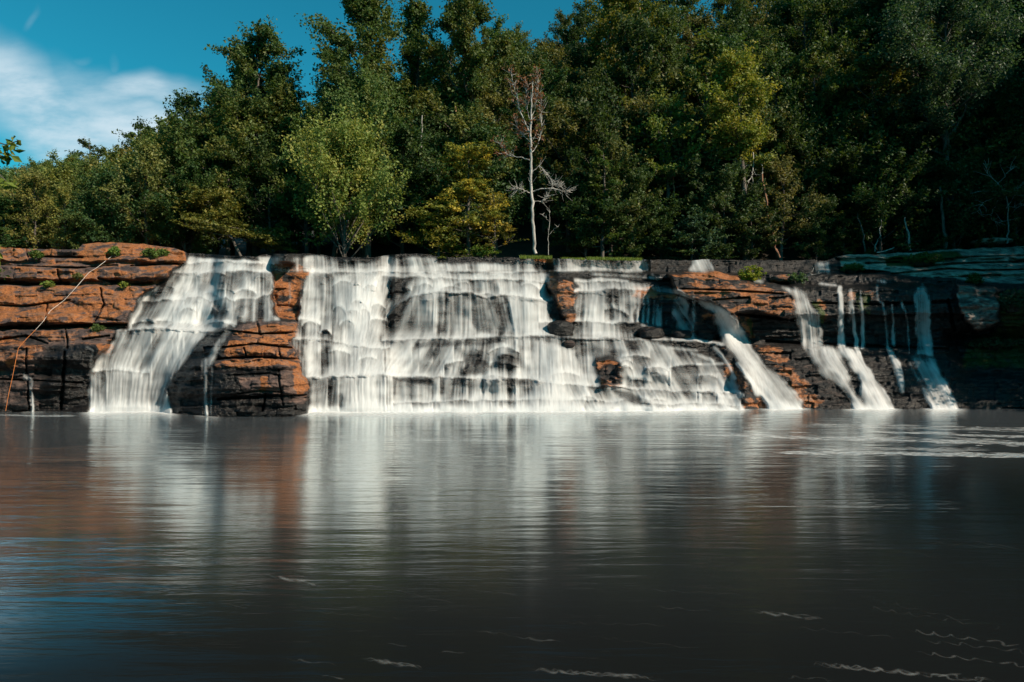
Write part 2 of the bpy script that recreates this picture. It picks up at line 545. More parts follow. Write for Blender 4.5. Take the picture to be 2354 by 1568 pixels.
# left orange shelf
A_MASK = poly([(-400, 500), (432, 500), (425, 600), (405, 615), (362, 655), (318, 685), (300, 720), (296, 752), (262, 762), (250, 790), (222, 826), (212, 860), (200, 990), (-400, 990)], 7)
setd(A_MASK, [(548, 50.5), (575, 48.6), (590, 48.2), (597, 47.4), (606, 47.6), (612, 46.6), (640, 46.0), (646, 46.7), (654, 46.8), (660, 45.2), (690, 44.1), (716, 43.3), (722, 42.8), (742, 42.7),
              (750, 43.7), (756, 43.7), (762, 42.4), (785, 41.9), (795, 41.2), (845, 40.7), (860, 40.9), (900, 40.5), (950, 40.2), (975, 40.0)])
# orange wall between left cascade and chute
D_MASK = poly([(626, 604), (660, 603), (715, 612), (705, 650), (690, 700), (682, 740), (640, 728), (628, 700)], 5)
setd(D_MASK, [(600, 49.9), (615, 49.1), (650, 48.4), (700, 47.5), (745, 45.9)])
# big outcrop
C_PTS = [(548, 738), (600, 731), (640, 729), (676, 742), (685, 762), (680, 778), (664, 786), (684, 812), (692, 850), (704, 870), (712, 892), (708, 920), (712, 990), (372, 990), (385, 880), (402, 838), (440, 800), (490, 764)]
C_MASK = poly(C_PTS, 5)
setd(C_MASK, [(726, 43.8), (740, 42.2), (760, 41.4), (768, 41.6), (790, 40.7), (812, 40.2), (822, 40.5), (840, 39.7), (852, 39.9), (858, 39.3), (905, 39.1), (915, 39.4), (950, 39.0), (985, 38.9)])
D = D + C_MASK * (1.3 * (1 - sstep(PX, 400, 520)) + .5 * sstep(PX, 640, 712))
D = D - 1.5 * poly(C_PTS, 46) ** 1.5
D = D - .8 * A_MASK * (fbm(PX / 110, PY / 34, 205, 3) - .5) * 2
# right: dark cliff with overhang and apron
Rm = sstep(WX, 1700, 1760)
apron = sstep(WX - (WY - 690) * .62, 1585, 1640)             # everything right of the diagonal stream
RIGHT = np.clip(np.maximum(Rm, apron), 0, 1) * (PY > 600) + sstep(WX, 1490, 1520) * (PY <= 640)
RIGHT = np.clip(RIGHT, 0, 1)
setd(RIGHT, [(545, 62.0), (560, 58.0), (575, 55.5), (598, 54.0), (626, 53.4), (631, 50.5), (652, 49.5), (660, 47.4), (668, 46.7), (700, 46.2), (722, 46.0), (728, 46.6), (784, 46.9), (790, 46.7), (800, 45.6), (850, 43.8), (900, 42.7), (948, 41.7), (975, 41.4)])
# orange slab on the right
L_PTS = [(1535, 632), (1580, 626), (1640, 624), (1690, 636), (1700, 645), (1790, 655), (1822, 668), (1836, 720), (1815, 735), (1740, 716), (1700, 722), (1690, 745), (1664, 715), (1632, 694), (1590, 686), (1548, 668)]
L_MASK = poly(L_PTS, 5)
setd(L_MASK, [(620, 49.2), (636, 47.6), (650, 47.0), (664, 46.2), (700, 45.2), (722, 44.8), (740, 45.0)])
# overhanging pale block far right, black undercut below it
N_MASK = poly([(2195, 655), (2290, 660), (2300, 740), (2250, 765), (2215, 740)], 5)
setd(N_MASK, [(640, 47.0), (700, 45.2), (770, 44.9)])
NU = poly([(2180, 770), (2700, 740), (2700, 930), (2230, 930)], 20)
D = D + NU * 1.4 * (1 - sstep(PY, 820, 930))
# upper right slabs
T_MASK = poly([(1918, 586), (2354, 550), (2700, 540), (2700, 650), (2300, 652), (2060, 630), (2000, 622), (1930, 612)], 5)
setd(T_MASK, [(545, 60.0), (575, 56.8), (592, 54.0), (596, 54.6), (612, 53.2), (628, 51.2), (634, 51.4), (652, 49.0)], 0)
# dark pillar and blocks in the middle
H_MASK = poly([(1258, 634), (1300, 640), (1332, 655), (1328, 690), (1320, 742), (1300, 745), (1280, 700), (1262, 668)], 4)
D = D - H_MASK * .9
# brown rib in the lower right steps and the mound under the diagonal stream
D = D - poly([(1371, 822), (1400, 818), (1428, 835), (1430, 888), (1375, 889)], 5) * .5
D = D - poly([(1585, 690), (1640, 720), (1655, 770), (1640, 785), (1590, 782)], 6) * .9
D = D - stroke([(1700, 745, 30), (1722, 770, 14)], .8) * .5

# strata, cracks and roughness on bare rock
lay = PY + 14 * (fbm(PX / 160, PY / 60, 21, 3) - .5) + .02 * PX
D = D + .30 * (vnoise(PX / 120, lay / 11, 31) - .5) + .16 * (vnoise(PX / 60, lay / 5, 33) - .5)
lay2 = lay + 16 * (vnoise(lay / 19, PX / 400, 208) - .5) + 10 * (fbm(PX / 70, lay / 40, 209, 3) - .5)
sid = np.floor(lay2 / 15.0)
bu = PX / 46 + 1.5 * _hash(sid.astype(np.int64), sid.astype(np.int64) * 0 + 3, 77) + .5 * (vnoise(PX / 40, sid, 12) - .5)
bid = np.floor(bu)
BRK = -.36 * (_hash(bid.astype(np.int64), sid.astype(np.int64), 55) - .5)
D = D + .42 * (fbm(PX / 40, PY / 26, 61, 4) - .5) + .18 * (fbm(PX / 8, PY / 6, 71, 3) - .5)


def groove(pts, wd, depth):
    global D
    D = D + 1.4 * depth * stroke([(a, b, wd) for a, b in pts], .8)


for pts, wd, dp in (([(-60, 606), (60, 612), (180, 616), (270, 610)], 3, .5), ([(70, 590), (190, 592)], 3, .5), ([(300, 612), (420, 606)], 3, .5),
                    ([(-60, 646), (80, 655), (160, 652)], 5, .7), ([(225, 640), (300, 656), (350, 650)], 4, .5), ([(-60, 700), (60, 704), (160, 690)], 3, .35),
                    ([(-60, 752), (60, 754), (180, 748), (290, 746)], 5, .9), ([(-30, 785), (60, 772), (110, 790)], 3, .5), ([(190, 780), (250, 772)], 3, .4),
                    ([(520, 760), (600, 768), (680, 764)], 3, .5), ([(500, 800), (590, 790), (670, 800)], 3, .45), ([(490, 826), (580, 820), (690, 826)], 3, .5),
                    ([(540, 862), (620, 858), (642, 864)], 3, .3), ([(548, 905), (600, 898), (650, 902)], 3, .25), ([(500, 918), (600, 912), (705, 908)], 3, .4), ([(640, 850), (650, 930)], 3, .3),
                    ([(1560, 664), (1680, 668), (1800, 676)], 3, .4), ([(1640, 690), (1720, 684)], 3, .4), ([(1700, 722), (1830, 736)], 4, .6), ([(2100, 614), (2200, 606), (2420, 600)], 3, .7), ([(2050, 630), (2180, 618), (2260, 622), (2420, 618)], 3, .8), ([(2200, 592), (2420, 586)], 3, .6), ([(1990, 606), (2080, 602)], 3, .6), ([(2120, 640), (2300, 632)], 2.5, .5), ([(60, 566), (66, 600)], 3, .4), ([(130, 620), (140, 646)], 3, .4), ([(230, 662), (240, 700), (215, 742)], 3, .45), ([(110, 700), (104, 745)], 3, .4), ([(150, 756), (156, 800)], 3, .5), ([(60, 800), (66, 940)], 3, .4), ([(150, 810), (140, 940)], 4, .5), ([(-40, 870), (190, 880)], 3, .4), ([(590, 740), (600, 770)], 3, .4), ([(560, 800), (566, 822)], 2.5, .4), ([(640, 800), (646, 824)], 2.5, .4), ([(610, 905), (604, 945)], 3, .4),
                    ([(1840, 696), (2000, 700), (2180, 694)], 3, .3), ([(1760, 784), (1850, 790), (2180, 802)], 4, .5), ([(2180, 690), (2195, 760)], 4, .6)):
    groove(pts, wd, dp)


def blur(a, n, axis):
    k = np.ones(2 * n + 1) / (2 * n + 1)
    p = np.pad(a, [(n, n) if ax == axis else (0, 0) for ax in (0, 1)], mode='edge')
    c = np.cumsum(p, axis=axis)
    c = np.concatenate([np.zeros_like(np.take(c, [0], axis)), c], axis)
    L = 2 * n + 1
    hi = np.take(c, range(L, c.shape[axis]), axis); lo = np.take(c, range(0, c.shape[axis] - L), axis)
    return (hi - lo) / L


# ---- water cover
COV = np.zeros_like(PX)


def wet(mask, v):
    global COV
    COV = np.maximum(COV, mask * v)


def dryout(mask, v=1.0):
    global COV
    COV = COV * (1 - mask * v)


B_PTS = [(430, 590), (583, 599), (627, 604), (628, 721), (652, 736), (547, 740), (477, 768), (443, 794), (407, 828), (383, 881), (393, 955), (200, 955), (213, 854), (227, 821), (253, 794), (267, 778), (263, 759), (297, 758), (300, 721), (320, 681), (367, 654), (410, 611)]
B_M = poly(B_PTS, 4)
wet(B_M, .78)
wet(poly([(330, 690), (480, 660), (620, 640), (620, 700), (480, 740), (350, 752), (310, 745)], 20), .92)
wet(poly([(300, 752), (450, 752), (430, 800), (400, 860), (350, 955), (215, 955), (240, 830)], 14), .98)
dryout(stroke([(368, 765, 9), (345, 815, 13), (322, 852, 7)]), .55)
dryout(poly([(490, 704), (520, 700), (532, 735), (490, 738)], 5), .55)
dryout(poly([(335, 722), (362, 712), (352, 752), (330, 752)], 5), .45)
dryout(poly([(436, 800), (408, 838), (392, 955), (420, 955), (420, 850)], 8), .7)
wet(stroke([(455, 760, 20), (420, 815, 16), (390, 862, 12), (365, 900, 10), (350, 946, 9)]), .98)
E_M = poly([(716, 612), (900, 612), (900, 780), (880, 955), (708, 955), (716, 880), (697, 864), (685, 811), (663, 781), (680, 777), (688, 699)], 5)
wet(E_M, .78)
wet(poly([(760, 625), (885, 620), (885, 700), (880, 800), (870, 955), (780, 955), (780, 780), (760, 700)], 16), 1.2)
wet(poly([(690, 790), (790, 780), (885, 790), (885, 870), (720, 880), (700, 850)], 12), 1.1)
wet(poly([(715, 880), (745, 868), (738, 955), (712, 955)], 6), .9)
dryout(poly([(735, 797), (760, 794), (762, 838), (735, 862), (728, 830)], 8), .6)
dryout(poly([(752, 890), (776, 880), (778, 935), (750, 940)], 8), .45)
dryout(poly([(718, 690), (772, 690), (775, 776), (735, 776)], 16), .25)
F_M = poly([(870, 606), (1010, 606), (1190, 608), (1262, 630), (1262, 670), (1268, 735), (1262, 780), (880, 790), (880, 640)], 5)
wet(F_M, .72)
wet(poly([(720, 590), (870, 606), (1190, 606), (1260, 625), (1260, 650), (1000, 640), (880, 634), (720, 622)], 9), .6)
wet(poly([(1180, 640), (1262, 650), (1270, 770), (1160, 770), (1165, 690)], 14), 1.08)
wet(poly([(1205, 690), (1240, 690), (1245, 775), (1200, 775)], 9), 1.25)
wet(poly([(900, 624), (1260, 626), (1262, 648), (1000, 644), (890, 634)], 6), .9)
wet(poly([(1000, 645), (1180, 645), (1180, 668), (1000, 668)], 8), .85)
dryout(poly([(890, 640), (945, 640), (930, 672), (900, 690)], 7), .62)
dryout(poly([(1076, 678), (1116, 684), (1134, 768), (1090, 770)], 7), .6)
dryout(poly([(1008, 680), (1024, 680), (1030, 765), (1004, 770)], 6), .5)
dryout(poly([(1140, 700), (1158, 695), (1162, 770), (1148, 772)], 4), .6)
dryout(poly([(905, 706), (930, 692), (925, 730), (895, 745)], 6), .45)
LOW = poly([(880, 775), (1262, 772), (1330, 775), (1480, 776), (1545, 800), (1600, 850), (1640, 910), (1705, 955), (880, 955)], 5)
wet(LOW, .75)
wet(poly([(1225, 775), (1325, 800), (1360, 890), (1345, 955), (1215, 955), (1215, 850), (1225, 800)], 12), 1.2)
wet(poly([(1290, 905), (1400, 930), (1640, 935), (1690, 955), (1200, 955), (1200, 900)], 10), .95)
wet(poly([(900, 928), (1230, 926), (1230, 955), (885, 955)], 5), .85)
wet(poly([(885, 800), (960, 800), (930, 850), (885, 865)], 10), .8)
dryout(poly([(955, 786), (1165, 776), (1165, 790), (1050, 794), (960, 800)], 4), .6)
dryout(poly([(1064, 812), (1105, 808), (1130, 845), (1110, 864), (1060, 864)], 9), .7)
dryout(poly([(1130, 810), (1200, 808), (1205, 846), (1130, 850)], 10), .5)
dryout(poly([(905, 868), (985, 868), (1000, 876), (1000, 886), (905, 874)], 3), .7)
dryout(poly([(1012, 873), (1210, 870), (1210, 886), (1012, 890)], 5), .5)
dryout(poly([(1018, 890), (1034, 888), (1040, 922), (1020, 924)], 5), .55)
dryout(poly([(886, 872), (918, 876), (905, 926), (890, 930)], 6), .35)
dryout(poly([(1115, 893), (1140, 893), (1140, 922), (1115, 922)], 5), .35)
dryout(poly([(1374, 822), (1400, 816), (1428, 835), (1430, 886), (1376, 889)], 5), .85)
dryout(poly([(1330, 800), (1420, 800), (1440, 812), (1420, 822), (1340, 818)], 6), .4)
dryout(poly([(1440, 868), (1480, 866), (1486, 890), (1440, 890)], 5), .5)
dryout(poly([(1545, 840), (1575, 880), (1600, 930), (1570, 900), (1540, 860)], 6), .6)
dryout(poly([(1400, 897), (1460, 905), (1500, 935), (1460, 930), (1420, 915)], 5), .65)
dryout(poly([(700, 586), (1010, 584), (1260, 590), (1260, 597), (880, 596), (700, 592)], 4), .45)
dryout(stroke([(800, 606, 5), (900, 610, 4), (1000, 606, 4)], .8), .4)
dryout(stroke([(960, 622, 3), (1080, 626, 4), (1180, 622, 3)], .8), .4)
# right veil
wet(poly([(1320, 664), (1345, 655), (1460, 660), (1460, 776), (1318, 776)], 4), .74)
wet(poly([(1340, 658), (1392, 662), (1388, 776), (1330, 776)], 8), .92)
dryout(poly([(1393, 672), (1408, 672), (1410, 735), (1393, 738)], 4), .55)
dryout(poly([(1318, 676), (1335, 670), (1326, 700), (1316, 720)], 4), .3)
wet(poly([(1320, 640), (1420, 640), (1560, 664), (1600, 690), (1560, 676), (1460, 664), (1330, 662)], 4), .75)
for (x, a, b, hw, v) in ((1468, 672, 738, 4, .6), (1480, 676, 748, 3, .5), (1490, 680, 744, 3, .55), (1503, 690, 750, 2.5, .5), (1512, 700, 752, 3, .5), (1520, 682, 748, 3, .6), (1532, 715, 745, 2.5, .4), (1548, 690, 740, 2, .4)):
    wet(stroke([(x, a, hw + 1), (x - 1, b, hw + 1)], .9), v * 1.7)
wet(poly([(1549, 680), (1580, 682), (1590, 740), (1600, 778), (1560, 776), (1552, 740)], 4), .7)
wet(stroke([(1594, 684, 4), (1596, 730, 5), (1592, 776, 6)], .8), .6)
wet(stroke([(1460, 745, 4), (1500, 752, 4), (1525, 765, 5), (1532, 780, 5)], .8), .6)
wet(stroke([(1545, 765, 4), (1580, 758, 4), (1600, 784, 6)], .8), .7)
J_M = poly([(1600, 688), (1633, 697), (1677, 725), (1702, 752), (1715, 783), (1743, 824), (1790, 864), (1827, 905), (1856, 955), (1772, 955), (1743, 895), (1696, 827), (1665, 792), (1652, 752), (1640, 720), (1608, 699)], 9)
wet(J_M, .93)
for pts in ([(1640, 800, 5), (1665, 825, 4), (1690, 870, 4)], [(1590, 812, 6), (1640, 830, 6)], [(1600, 838, 5), (1660, 836, 4)], [(1650, 860, 8), (1672, 905, 9), (1668, 930, 5)], [(1680, 866, 6), (1690, 900, 12), (1705, 910, 8)],
            [(1695, 836, 5), (1730, 880, 6), (1740, 905, 8)], [(1640, 905, 8), (1690, 915, 8), (1710, 950, 8)], [(1500, 778, 3), (1600, 782, 4), (1660, 792, 4)], [(1540, 800, 5), (1600, 806, 5)]):
    wet(stroke([(a, b, c + 2) for a, b, c in pts], .9), .95)
wet(poly([(1450, 785), (1560, 795), (1640, 830), (1700, 890), (1710, 950), (1560, 950), (1500, 870)], 10), .5)
# right-hand threads
M1 = poly([(1795, 659), (1830, 664), (1858, 672), (1879, 720), (1891, 797), (1926, 802), (1943, 841), (1961, 899), (2006, 955), (1972, 955), (1943, 899), (1891, 858), (1861, 814), (1850, 791), (1832, 723), (1820, 673)], 9)
wet(M1, .9)
M2 = np.maximum(stroke([(1930, 660, 6), (1933, 700, 7), (1934, 764, 9), (1934, 800, 16)], .8), poly([(1926, 800), (1962, 802), (1996, 850), (2043, 914), (2062, 955), (1990, 955), (1976, 873), (1952, 832)], 6))
wet(M2, .86)
M3 = np.maximum(np.maximum(stroke([(1956, 665, 3), (1958, 700, 3), (1964, 748, 3), (1970, 800, 5), (1985, 840, 6), (2010, 880, 6)], .9), stroke([(1979, 668, 2), (1982, 740, 5), (1984, 800, 5)], .9)), stroke([(1950, 668, 2), (1953, 740, 2)], .9))
wet(M3, 1.15)
M4 = np.maximum(np.maximum(stroke([(2018, 656, 4), (2018, 690, 3), (2030, 696, 3), (2036, 760, 4), (2040, 795, 5), (2062, 840, 14), (2075, 900, 8)], .9), stroke([(2052, 700, 3), (2054, 790, 7)], .9)), stroke([(2074, 696, 3), (2086, 740, 4), (2090, 815, 3)], .9))
wet(M4, 1.1)
M5 = np.maximum(poly([(2104, 660), (2128, 660), (2134, 690), (2140, 780), (2141, 820), (2104, 815), (2102, 700)], 3), poly([(2086, 815), (2148, 830), (2175, 886), (2208, 955), (2145, 955), (2120, 880), (2100, 850)], 11) * .9)
wet(M5, 1.05)
M6 = stroke([(2120, 655, 8), (2126, 668, 10)], .8)
wet(M6, .8)
# back weir
for x0, x1, v in ((590, 768, .5), (870, 1000, .5), (1190, 1486, .56), (1592, 1634, .5)):
    wet(poly([(x0, 588), (x1, 590), (x1 + 6, 626), (x0 - 4, 624)], 4), v)
dryout(poly([(1225, 594), (1266, 590), (1276, 622), (1225, 622)], 5), .6)
wet(poly([(1870, 603), (1908, 601), (1910, 626), (1874, 626)], 4), .38)
wet(poly([(760, 606), (870, 600), (870, 622), (760, 622)], 6), .6)
for pts in ([(1360, 630, 5), (1440, 634, 5), (1520, 640, 4)], [(1500, 632, 5), (1512, 642, 4)], [(2020, 646, 6), (2034, 648, 7)], [(1885, 652, 4), (1920, 656, 3)], [(1736, 645, 6), (1752, 648, 6)]):
    wet(stroke(pts, .8), .75)
# trickles on the left rocks
wet(stroke([(668, 650, 4), (666, 690, 4), (658, 736, 6)], .9), .6)
wet(stroke([(697, 640, 5), (690, 680, 5), (684, 700, 3)], .9), .55)
wet(stroke([(655, 675, 2), (645, 730, 4)], .9), .4)
TR = np.maximum(np.maximum(stroke([(542, 738, 14), (520, 770, 13), (496, 806, 15), (478, 838, 14)], .9), stroke([(470, 832, 14), (472, 870, 9), (473, 955, 7)], .9)), stroke([(488, 836, 3), (484, 952, 3)], .9))
wet(TR, .74)
TL = np.maximum(stroke([(58, 866, 12), (70, 872, 5), (74, 955, 6)], .9), stroke([(84, 800, 3), (74, 866, 3)], .9) * .5)
wet(TL, .6)
wet(stroke([(50, 600, 2), (50, 626, 2)], .9), .4)
wet(stroke([(190, 792, 4), (214, 806, 4), (208, 850, 4), (206, 940, 5)], .9), .45)

D = D + BRK * (1 - .9 * sstep(blur(blur(COV, 3, 1), 3, 0), .1, .45))

# ---- flow direction and streaks
CT = np.array([(330, 700, -.55), (400, 650, -.5), (470, 640, -.2), (600, 640, 0), (620, 700, 0), (480, 720, -.3), (300, 800, -.5), (400, 800, -.65), (260, 880, -.06), (330, 900, -.12), (360, 900, -.3), (300, 935, -.03), (220, 900, 0), (470, 900, 0), (510, 790, -.6),
               (720, 700, -.05), (800, 700, .02), (860, 680, .0), (780, 830, .05), (860, 840, -.3), (740, 920, -.12), (850, 920, .05), (900, 700, -.7), (935, 740, -.25), (1000, 720, -.05), (1080, 720, .04), (1140, 720, .22), (1220, 700, .0),
               (930, 830, -.9), (1000, 830, -.6), (1080, 840, -.2), (1160, 840, 0), (950, 900, 0), (1100, 900, 0), (1250, 850, .05), (1200, 930, 0), (1350, 710, -.1), (1420, 710, 0), (1350, 840, .06), (1330, 910, .5), (1450, 850, .45), (1500, 900, .6), (1560, 850, .6), (1640, 900, .5),
               (1450, 935, .3), (1620, 710, .7), (1690, 770, .5), (1730, 840, .8), (1800, 910, .8), (1850, 700, .25), (1880, 780, .1), (1920, 850, .7), (1970, 910, .7), (1935, 720, 0), (2010, 880, .6), (2040, 740, .1), (2060, 850, .5), (2120, 740, .02), (2160, 880, .55), (1000, 600, .3), (1300, 610, .1), (800, 610, .1), (1450, 610, .3)], float)
num = np.zeros_like(PX); den = np.zeros_like(PX)
for (cx_, cy_, mv) in CT:
    wgt = 1.0 / (((PX - cx_) / 60) ** 2 + ((PY - cy_) / 45) ** 2 + .08) ** 2
    num += wgt * mv; den += wgt
SLOPE = num / den
U = np.zeros_like(PX); U[0] = GX
for r in range(1, len(GY)):
    U[r] = np.interp(GX - SLOPE[r] * 1.5, GX, U[r - 1])
tid = TIER * 5.37
st = (.28 * vnoise(U / 38, PY / 150, 101) + .18 * vnoise(U / 26 + tid * 3.1, PY / 170 + tid, 102) + .14 * vnoise(U / 13 + tid * 7.7, PY / 130 + tid, 103)
      + .16 * vnoise(U / 12, PY / 110, 104) + .15 * vnoise(U / 6.5 + tid * 1.9, PY / 100, 105) + .09 * vnoise(U / 3.6 + tid, PY / 80, 107))
st = blur((st - .5) * 2.5, 3, 0)
blot = fbm(U / 30, PY / 16, 120, 4) - .5
fall = np.clip((PY - LAST) / 40, 0, 1)
foot = np.exp(-np.clip(NEXT - PY, 0, 99) / 8.0)
lipb = np.exp(-np.clip(PY - LAST, 0, 99) / 4.0)
thin = np.clip(1.32 - COV, 0.2, 1)
soft = blur(blur(COV, 1, 1), 1, 1)
strand = (st * .95 + blot * .65 + (vnoise(U / 2.6, PY / 60, 140) - .5) * .38)
cover = soft * (.57 + strand * thin * 1.75) - .04
cover = cover + (.10 * fall + .46 * foot - .55 * lipb * thin * vnoise(PX / 38, TIER * 1.7 + PY / 60, 131)) * sstep(soft, .2, .6)
base_glow = np.exp(-np.clip(946 - PY, 0, 99) / 13.0) * sstep(blur(blur(COV, 6, 1), 4, 0), .2, .7)
cover = cover * sstep(soft, .02, .3) + .6 * base_glow
cover = np.clip(cover, 0, 1.0)
cover = .4 * sstep(cover, .05, .95) + .6 * np.clip(cover, 0, 1)
cover = .5 * cover + .5 * blur(cover, 2, 0)
cover = np.clip(cover, 0, 1)

# water sheet: leaves the lip in a smooth curve, thicker where the flow is stronger
DW = np.minimum(D, blur(D, 5, 0))
heavy = np.maximum(blur(blur(blur(sstep(COV, .8, 1.0), 6, 0), 14, 1), 10, 1), .7 * blur(poly([(725, 640), (885, 640), (885, 940), (725, 940)], 12), 16, 1))
DW = blur(blur(blur(DW, 5, 0), 4, 0), 3, 1) * (1 - heavy) + heavy * (blur(blur(blur(DW, 14, 0), 10, 0), 6, 1) - .22) - .05 - .22 * blur(cover, 3, 0) - .03 * st * (COV > .2)
DW = np.minimum(DW, D - .04)

# ---- colour maps of the bare rock
dry = np.full_like(PX, .06); org = np.zeros_like(PX); pale = np.zeros_like(PX); moss = np.zeros_like(PX)


def paint(arr, mask, v):
    np.copyto(arr, arr * (1 - mask) + v * mask)


paint(dry, A_MASK * (1 - sstep(WY, 782, 806)), .75)
paint(org, A_MASK * (1 - sstep(WY, 770, 800)), .46)
paint(org, poly([(-300, 668), (190, 664), (290, 700), (280, 742), (-300, 742)], 12), .62)
paint(org, poly([(190, 556), (330, 556), (420, 580), (420, 600), (330, 590), (190, 600)], 6), .7)
paint(org, poly([(60, 598), (190, 600), (270, 615), (60, 618)], 6), .35)
paint(dry, poly([(0, 765), (110, 760), (100, 940), (-300, 940), (-300, 765)], 14), .45)
paint(org, poly([(0, 765), (80, 762), (100, 800), (40, 850), (-300, 860), (-300, 765)], 10), .4)
paint(org, poly([(222, 796), (262, 792), (250, 812), (230, 822)], 4), .8)
paint(dry, D_MASK, .4); paint(org, D_MASK, .62)
paint(dry, poly([(535, 748), (600, 728), (690, 740), (690, 790), (715, 900), (700, 930), (640, 930), (640, 850), (500, 846), (492, 836), (520, 800)], 6), .55)
paint(org, poly([(535, 765), (610, 742), (690, 745), (690, 770), (660, 790), (690, 820), (690, 845), (640, 838), (500, 848), (492, 836), (520, 800)], 5), .6)
paint(org, poly([(672, 845), (690, 840), (712, 890), (704, 912), (680, 906), (672, 880)], 4), .75)
paint(org, poly([(598, 866), (618, 864), (624, 890), (600, 902)], 3), .8)
paint(dry, poly([(545, 868), (640, 862), (640, 905), (560, 900)], 4), .7)
paint(dry, L_MASK, .36); paint(org, L_MASK, .42)
paint(org, poly([(1560, 636), (1620, 624), (1695, 634), (1700, 642), (1600, 640)], 4), 1.0)
paint(org, poly([(1700, 655), (1760, 655), (1790, 700), (1720, 708)], 8), .62)
paint(dry, poly([(1535, 632), (1600, 640), (1640, 650), (1540, 650)], 4), .25); paint(org, poly([(1535, 634), (1580, 640), (1600, 650), (1540, 650)], 4), .1)
paint(org, H_MASK, .55); paint(org, poly([(1225, 588), (1268, 588), (1275, 602), (1225, 602)], 3), .8)
paint(org, poly([(1455, 660), (1549, 664), (1560, 690), (1520, 690), (1455, 682)], 4), .65)
paint(dry, poly([(1455, 660), (1549, 664), (1560, 690), (1455, 685)], 4), .4)
paint(org, poly([(1600, 720), (1645, 722), (1655, 740), (1610, 740)], 6), .5)
paint(org, poly([(1696, 728), (1728, 726), (1735, 775), (1720, 785)], 6), .7); paint(dry, poly([(1696, 728), (1728, 726), (1735, 775), (1720, 785)], 6), .4)
paint(org, poly([(1640, 790), (1660, 800), (1700, 850), (1750, 915), (1780, 950), (1700, 950), (1660, 860)], 12), .42)
paint(dry, poly([(1640, 790), (1700, 850), (1780, 950), (1700, 950), (1600, 830)], 12), .3)
paint(org, poly([(1730, 785), (1800, 800), (1830, 850), (1900, 930), (1850, 945), (1800, 870), (1745, 815)], 10), .5)
paint(dry, poly([(1730, 785), (1840, 795), (1980, 940), (1850, 945)], 14), .32)
paint(org, poly([(1371, 820), (1430, 830), (1432, 890), (1371, 890)], 6), .38); paint(dry, poly([(1371, 820), (1430, 830), (1432, 890), (1371, 890)], 6), .4)
paint(pale, T_MASK, .54); paint(dry, T_MASK, .8)
paint(pale, N_MASK, .38); paint(dry, N_MASK, .7)
paint(moss, poly([(2030, 590), (2200, 578), (2210, 592), (2100, 612), (2040, 614)], 6), .9)
paint(moss, poly([(1930, 606), (1990, 600), (1990, 625), (1940, 622)], 6), .5)
paint(moss, poly([(1870, 690), (1890, 690), (1900, 750), (1880, 740)], 5), .6)
paint(moss, poly([(1960, 670), (2006, 670), (2000, 730), (1970, 720)], 8), .5); paint(org, poly([(1876, 680), (1896, 690), (1905, 745), (1888, 740)], 5), .55)
paint(moss, poly([(2290, 680), (2700, 650), (2700, 850), (2200, 850), (2230, 780), (2300, 750)], 14), .55)
paint(moss, poly([(1718, 735), (1730, 732), (1732, 770), (1722, 770)], 4), .7)
paint(org, poly([(1945, 670), (2020, 665), (2010, 690), (1950, 690)], 5), .4)
paint(dry, sstep(WX, 1490, 1520) * (PY < 630), .25)
near_w = blur(blur(sstep(cover, .1, .5), 4, 1), 4, 0)
dry = dry * (1 - .6 * near_w)

# ---- mesh rows follow the skyline of the rock
NR = 300
cols = np.arange(0, len(GX))
tpx = top_py(GX)
tt = np.linspace(0, 1, NR)[:, None]
RY = tpx[None, :] * (1 - tt) + 966 * tt


def samp(a):
    r = np.clip((RY - GY[0]) / 1.5, 0, len(GY) - 1.001)
    i = r.astype(int); f = r - i
    c = np.broadcast_to(np.arange(len(GX))[None, :], RY.shape)
    return a[i, c] * (1 - f) + a[i + 1, c] * f


RX = np.broadcast_to(GX[None, :], RY.shape)
SD, SW, SC_ = samp(D), samp(DW), samp(cover)


def unproj(px, py, d):
    return np.stack([(px - 1177) * d / F, d, CAM_H - (py - 784) * d / F], -1)


VR = unproj(RX, RY, SD); VW = unproj(RX, RY, SW)
# the rock and the river bed run on level behind the skyline
back = []
for k, dy in enumerate((.5, 1.2, 2.4, 4.5, 8.0, 13.0)):
    b = VR[0].copy()
    b[:, 1] += dy
    b[:, 2] += .10 * dy * (vnoise(GX / 40, GX * 0 + k, 88) - .55) - .02 * dy
    b[:, 0] *= (b[:, 1] / VR[0][:, 1])
    back.append(b)
VR_all = np.concatenate([np.stack(back[::-1]), VR], 0)
ext = lambda a: np.concatenate([np.repeat(a[:1], 6, 0), a], 0)
AT = {'dry': ext(samp(dry)), 'orange': ext(samp(org)), 'pale': ext(samp(pale)), 'moss': ext(samp(moss))}
nr, nc = VR_all.shape[:2]
idx = np.arange(nr * nc).reshape(nr, nc)
QF = np.stack([idx[:-1, :-1], idx[1:, :-1], idx[1:, 1:], idx[:-1, 1:]], -1).reshape(-1, 4)


def face_mask(a):
    """value of a grid mask at each face"""
    s = ext(samp(a))
    return ((s[:-1, :-1] + s[1:, 1:]) / 2).reshape(-1)


def cut(V, attrs, Q):
    used = np.unique(Q)
    rm = np.full(len(V), -1, np.int64); rm[used] = np.arange(len(used))
    return V[used], {k: v[used] for k, v in attrs.items()}, rm[Q]


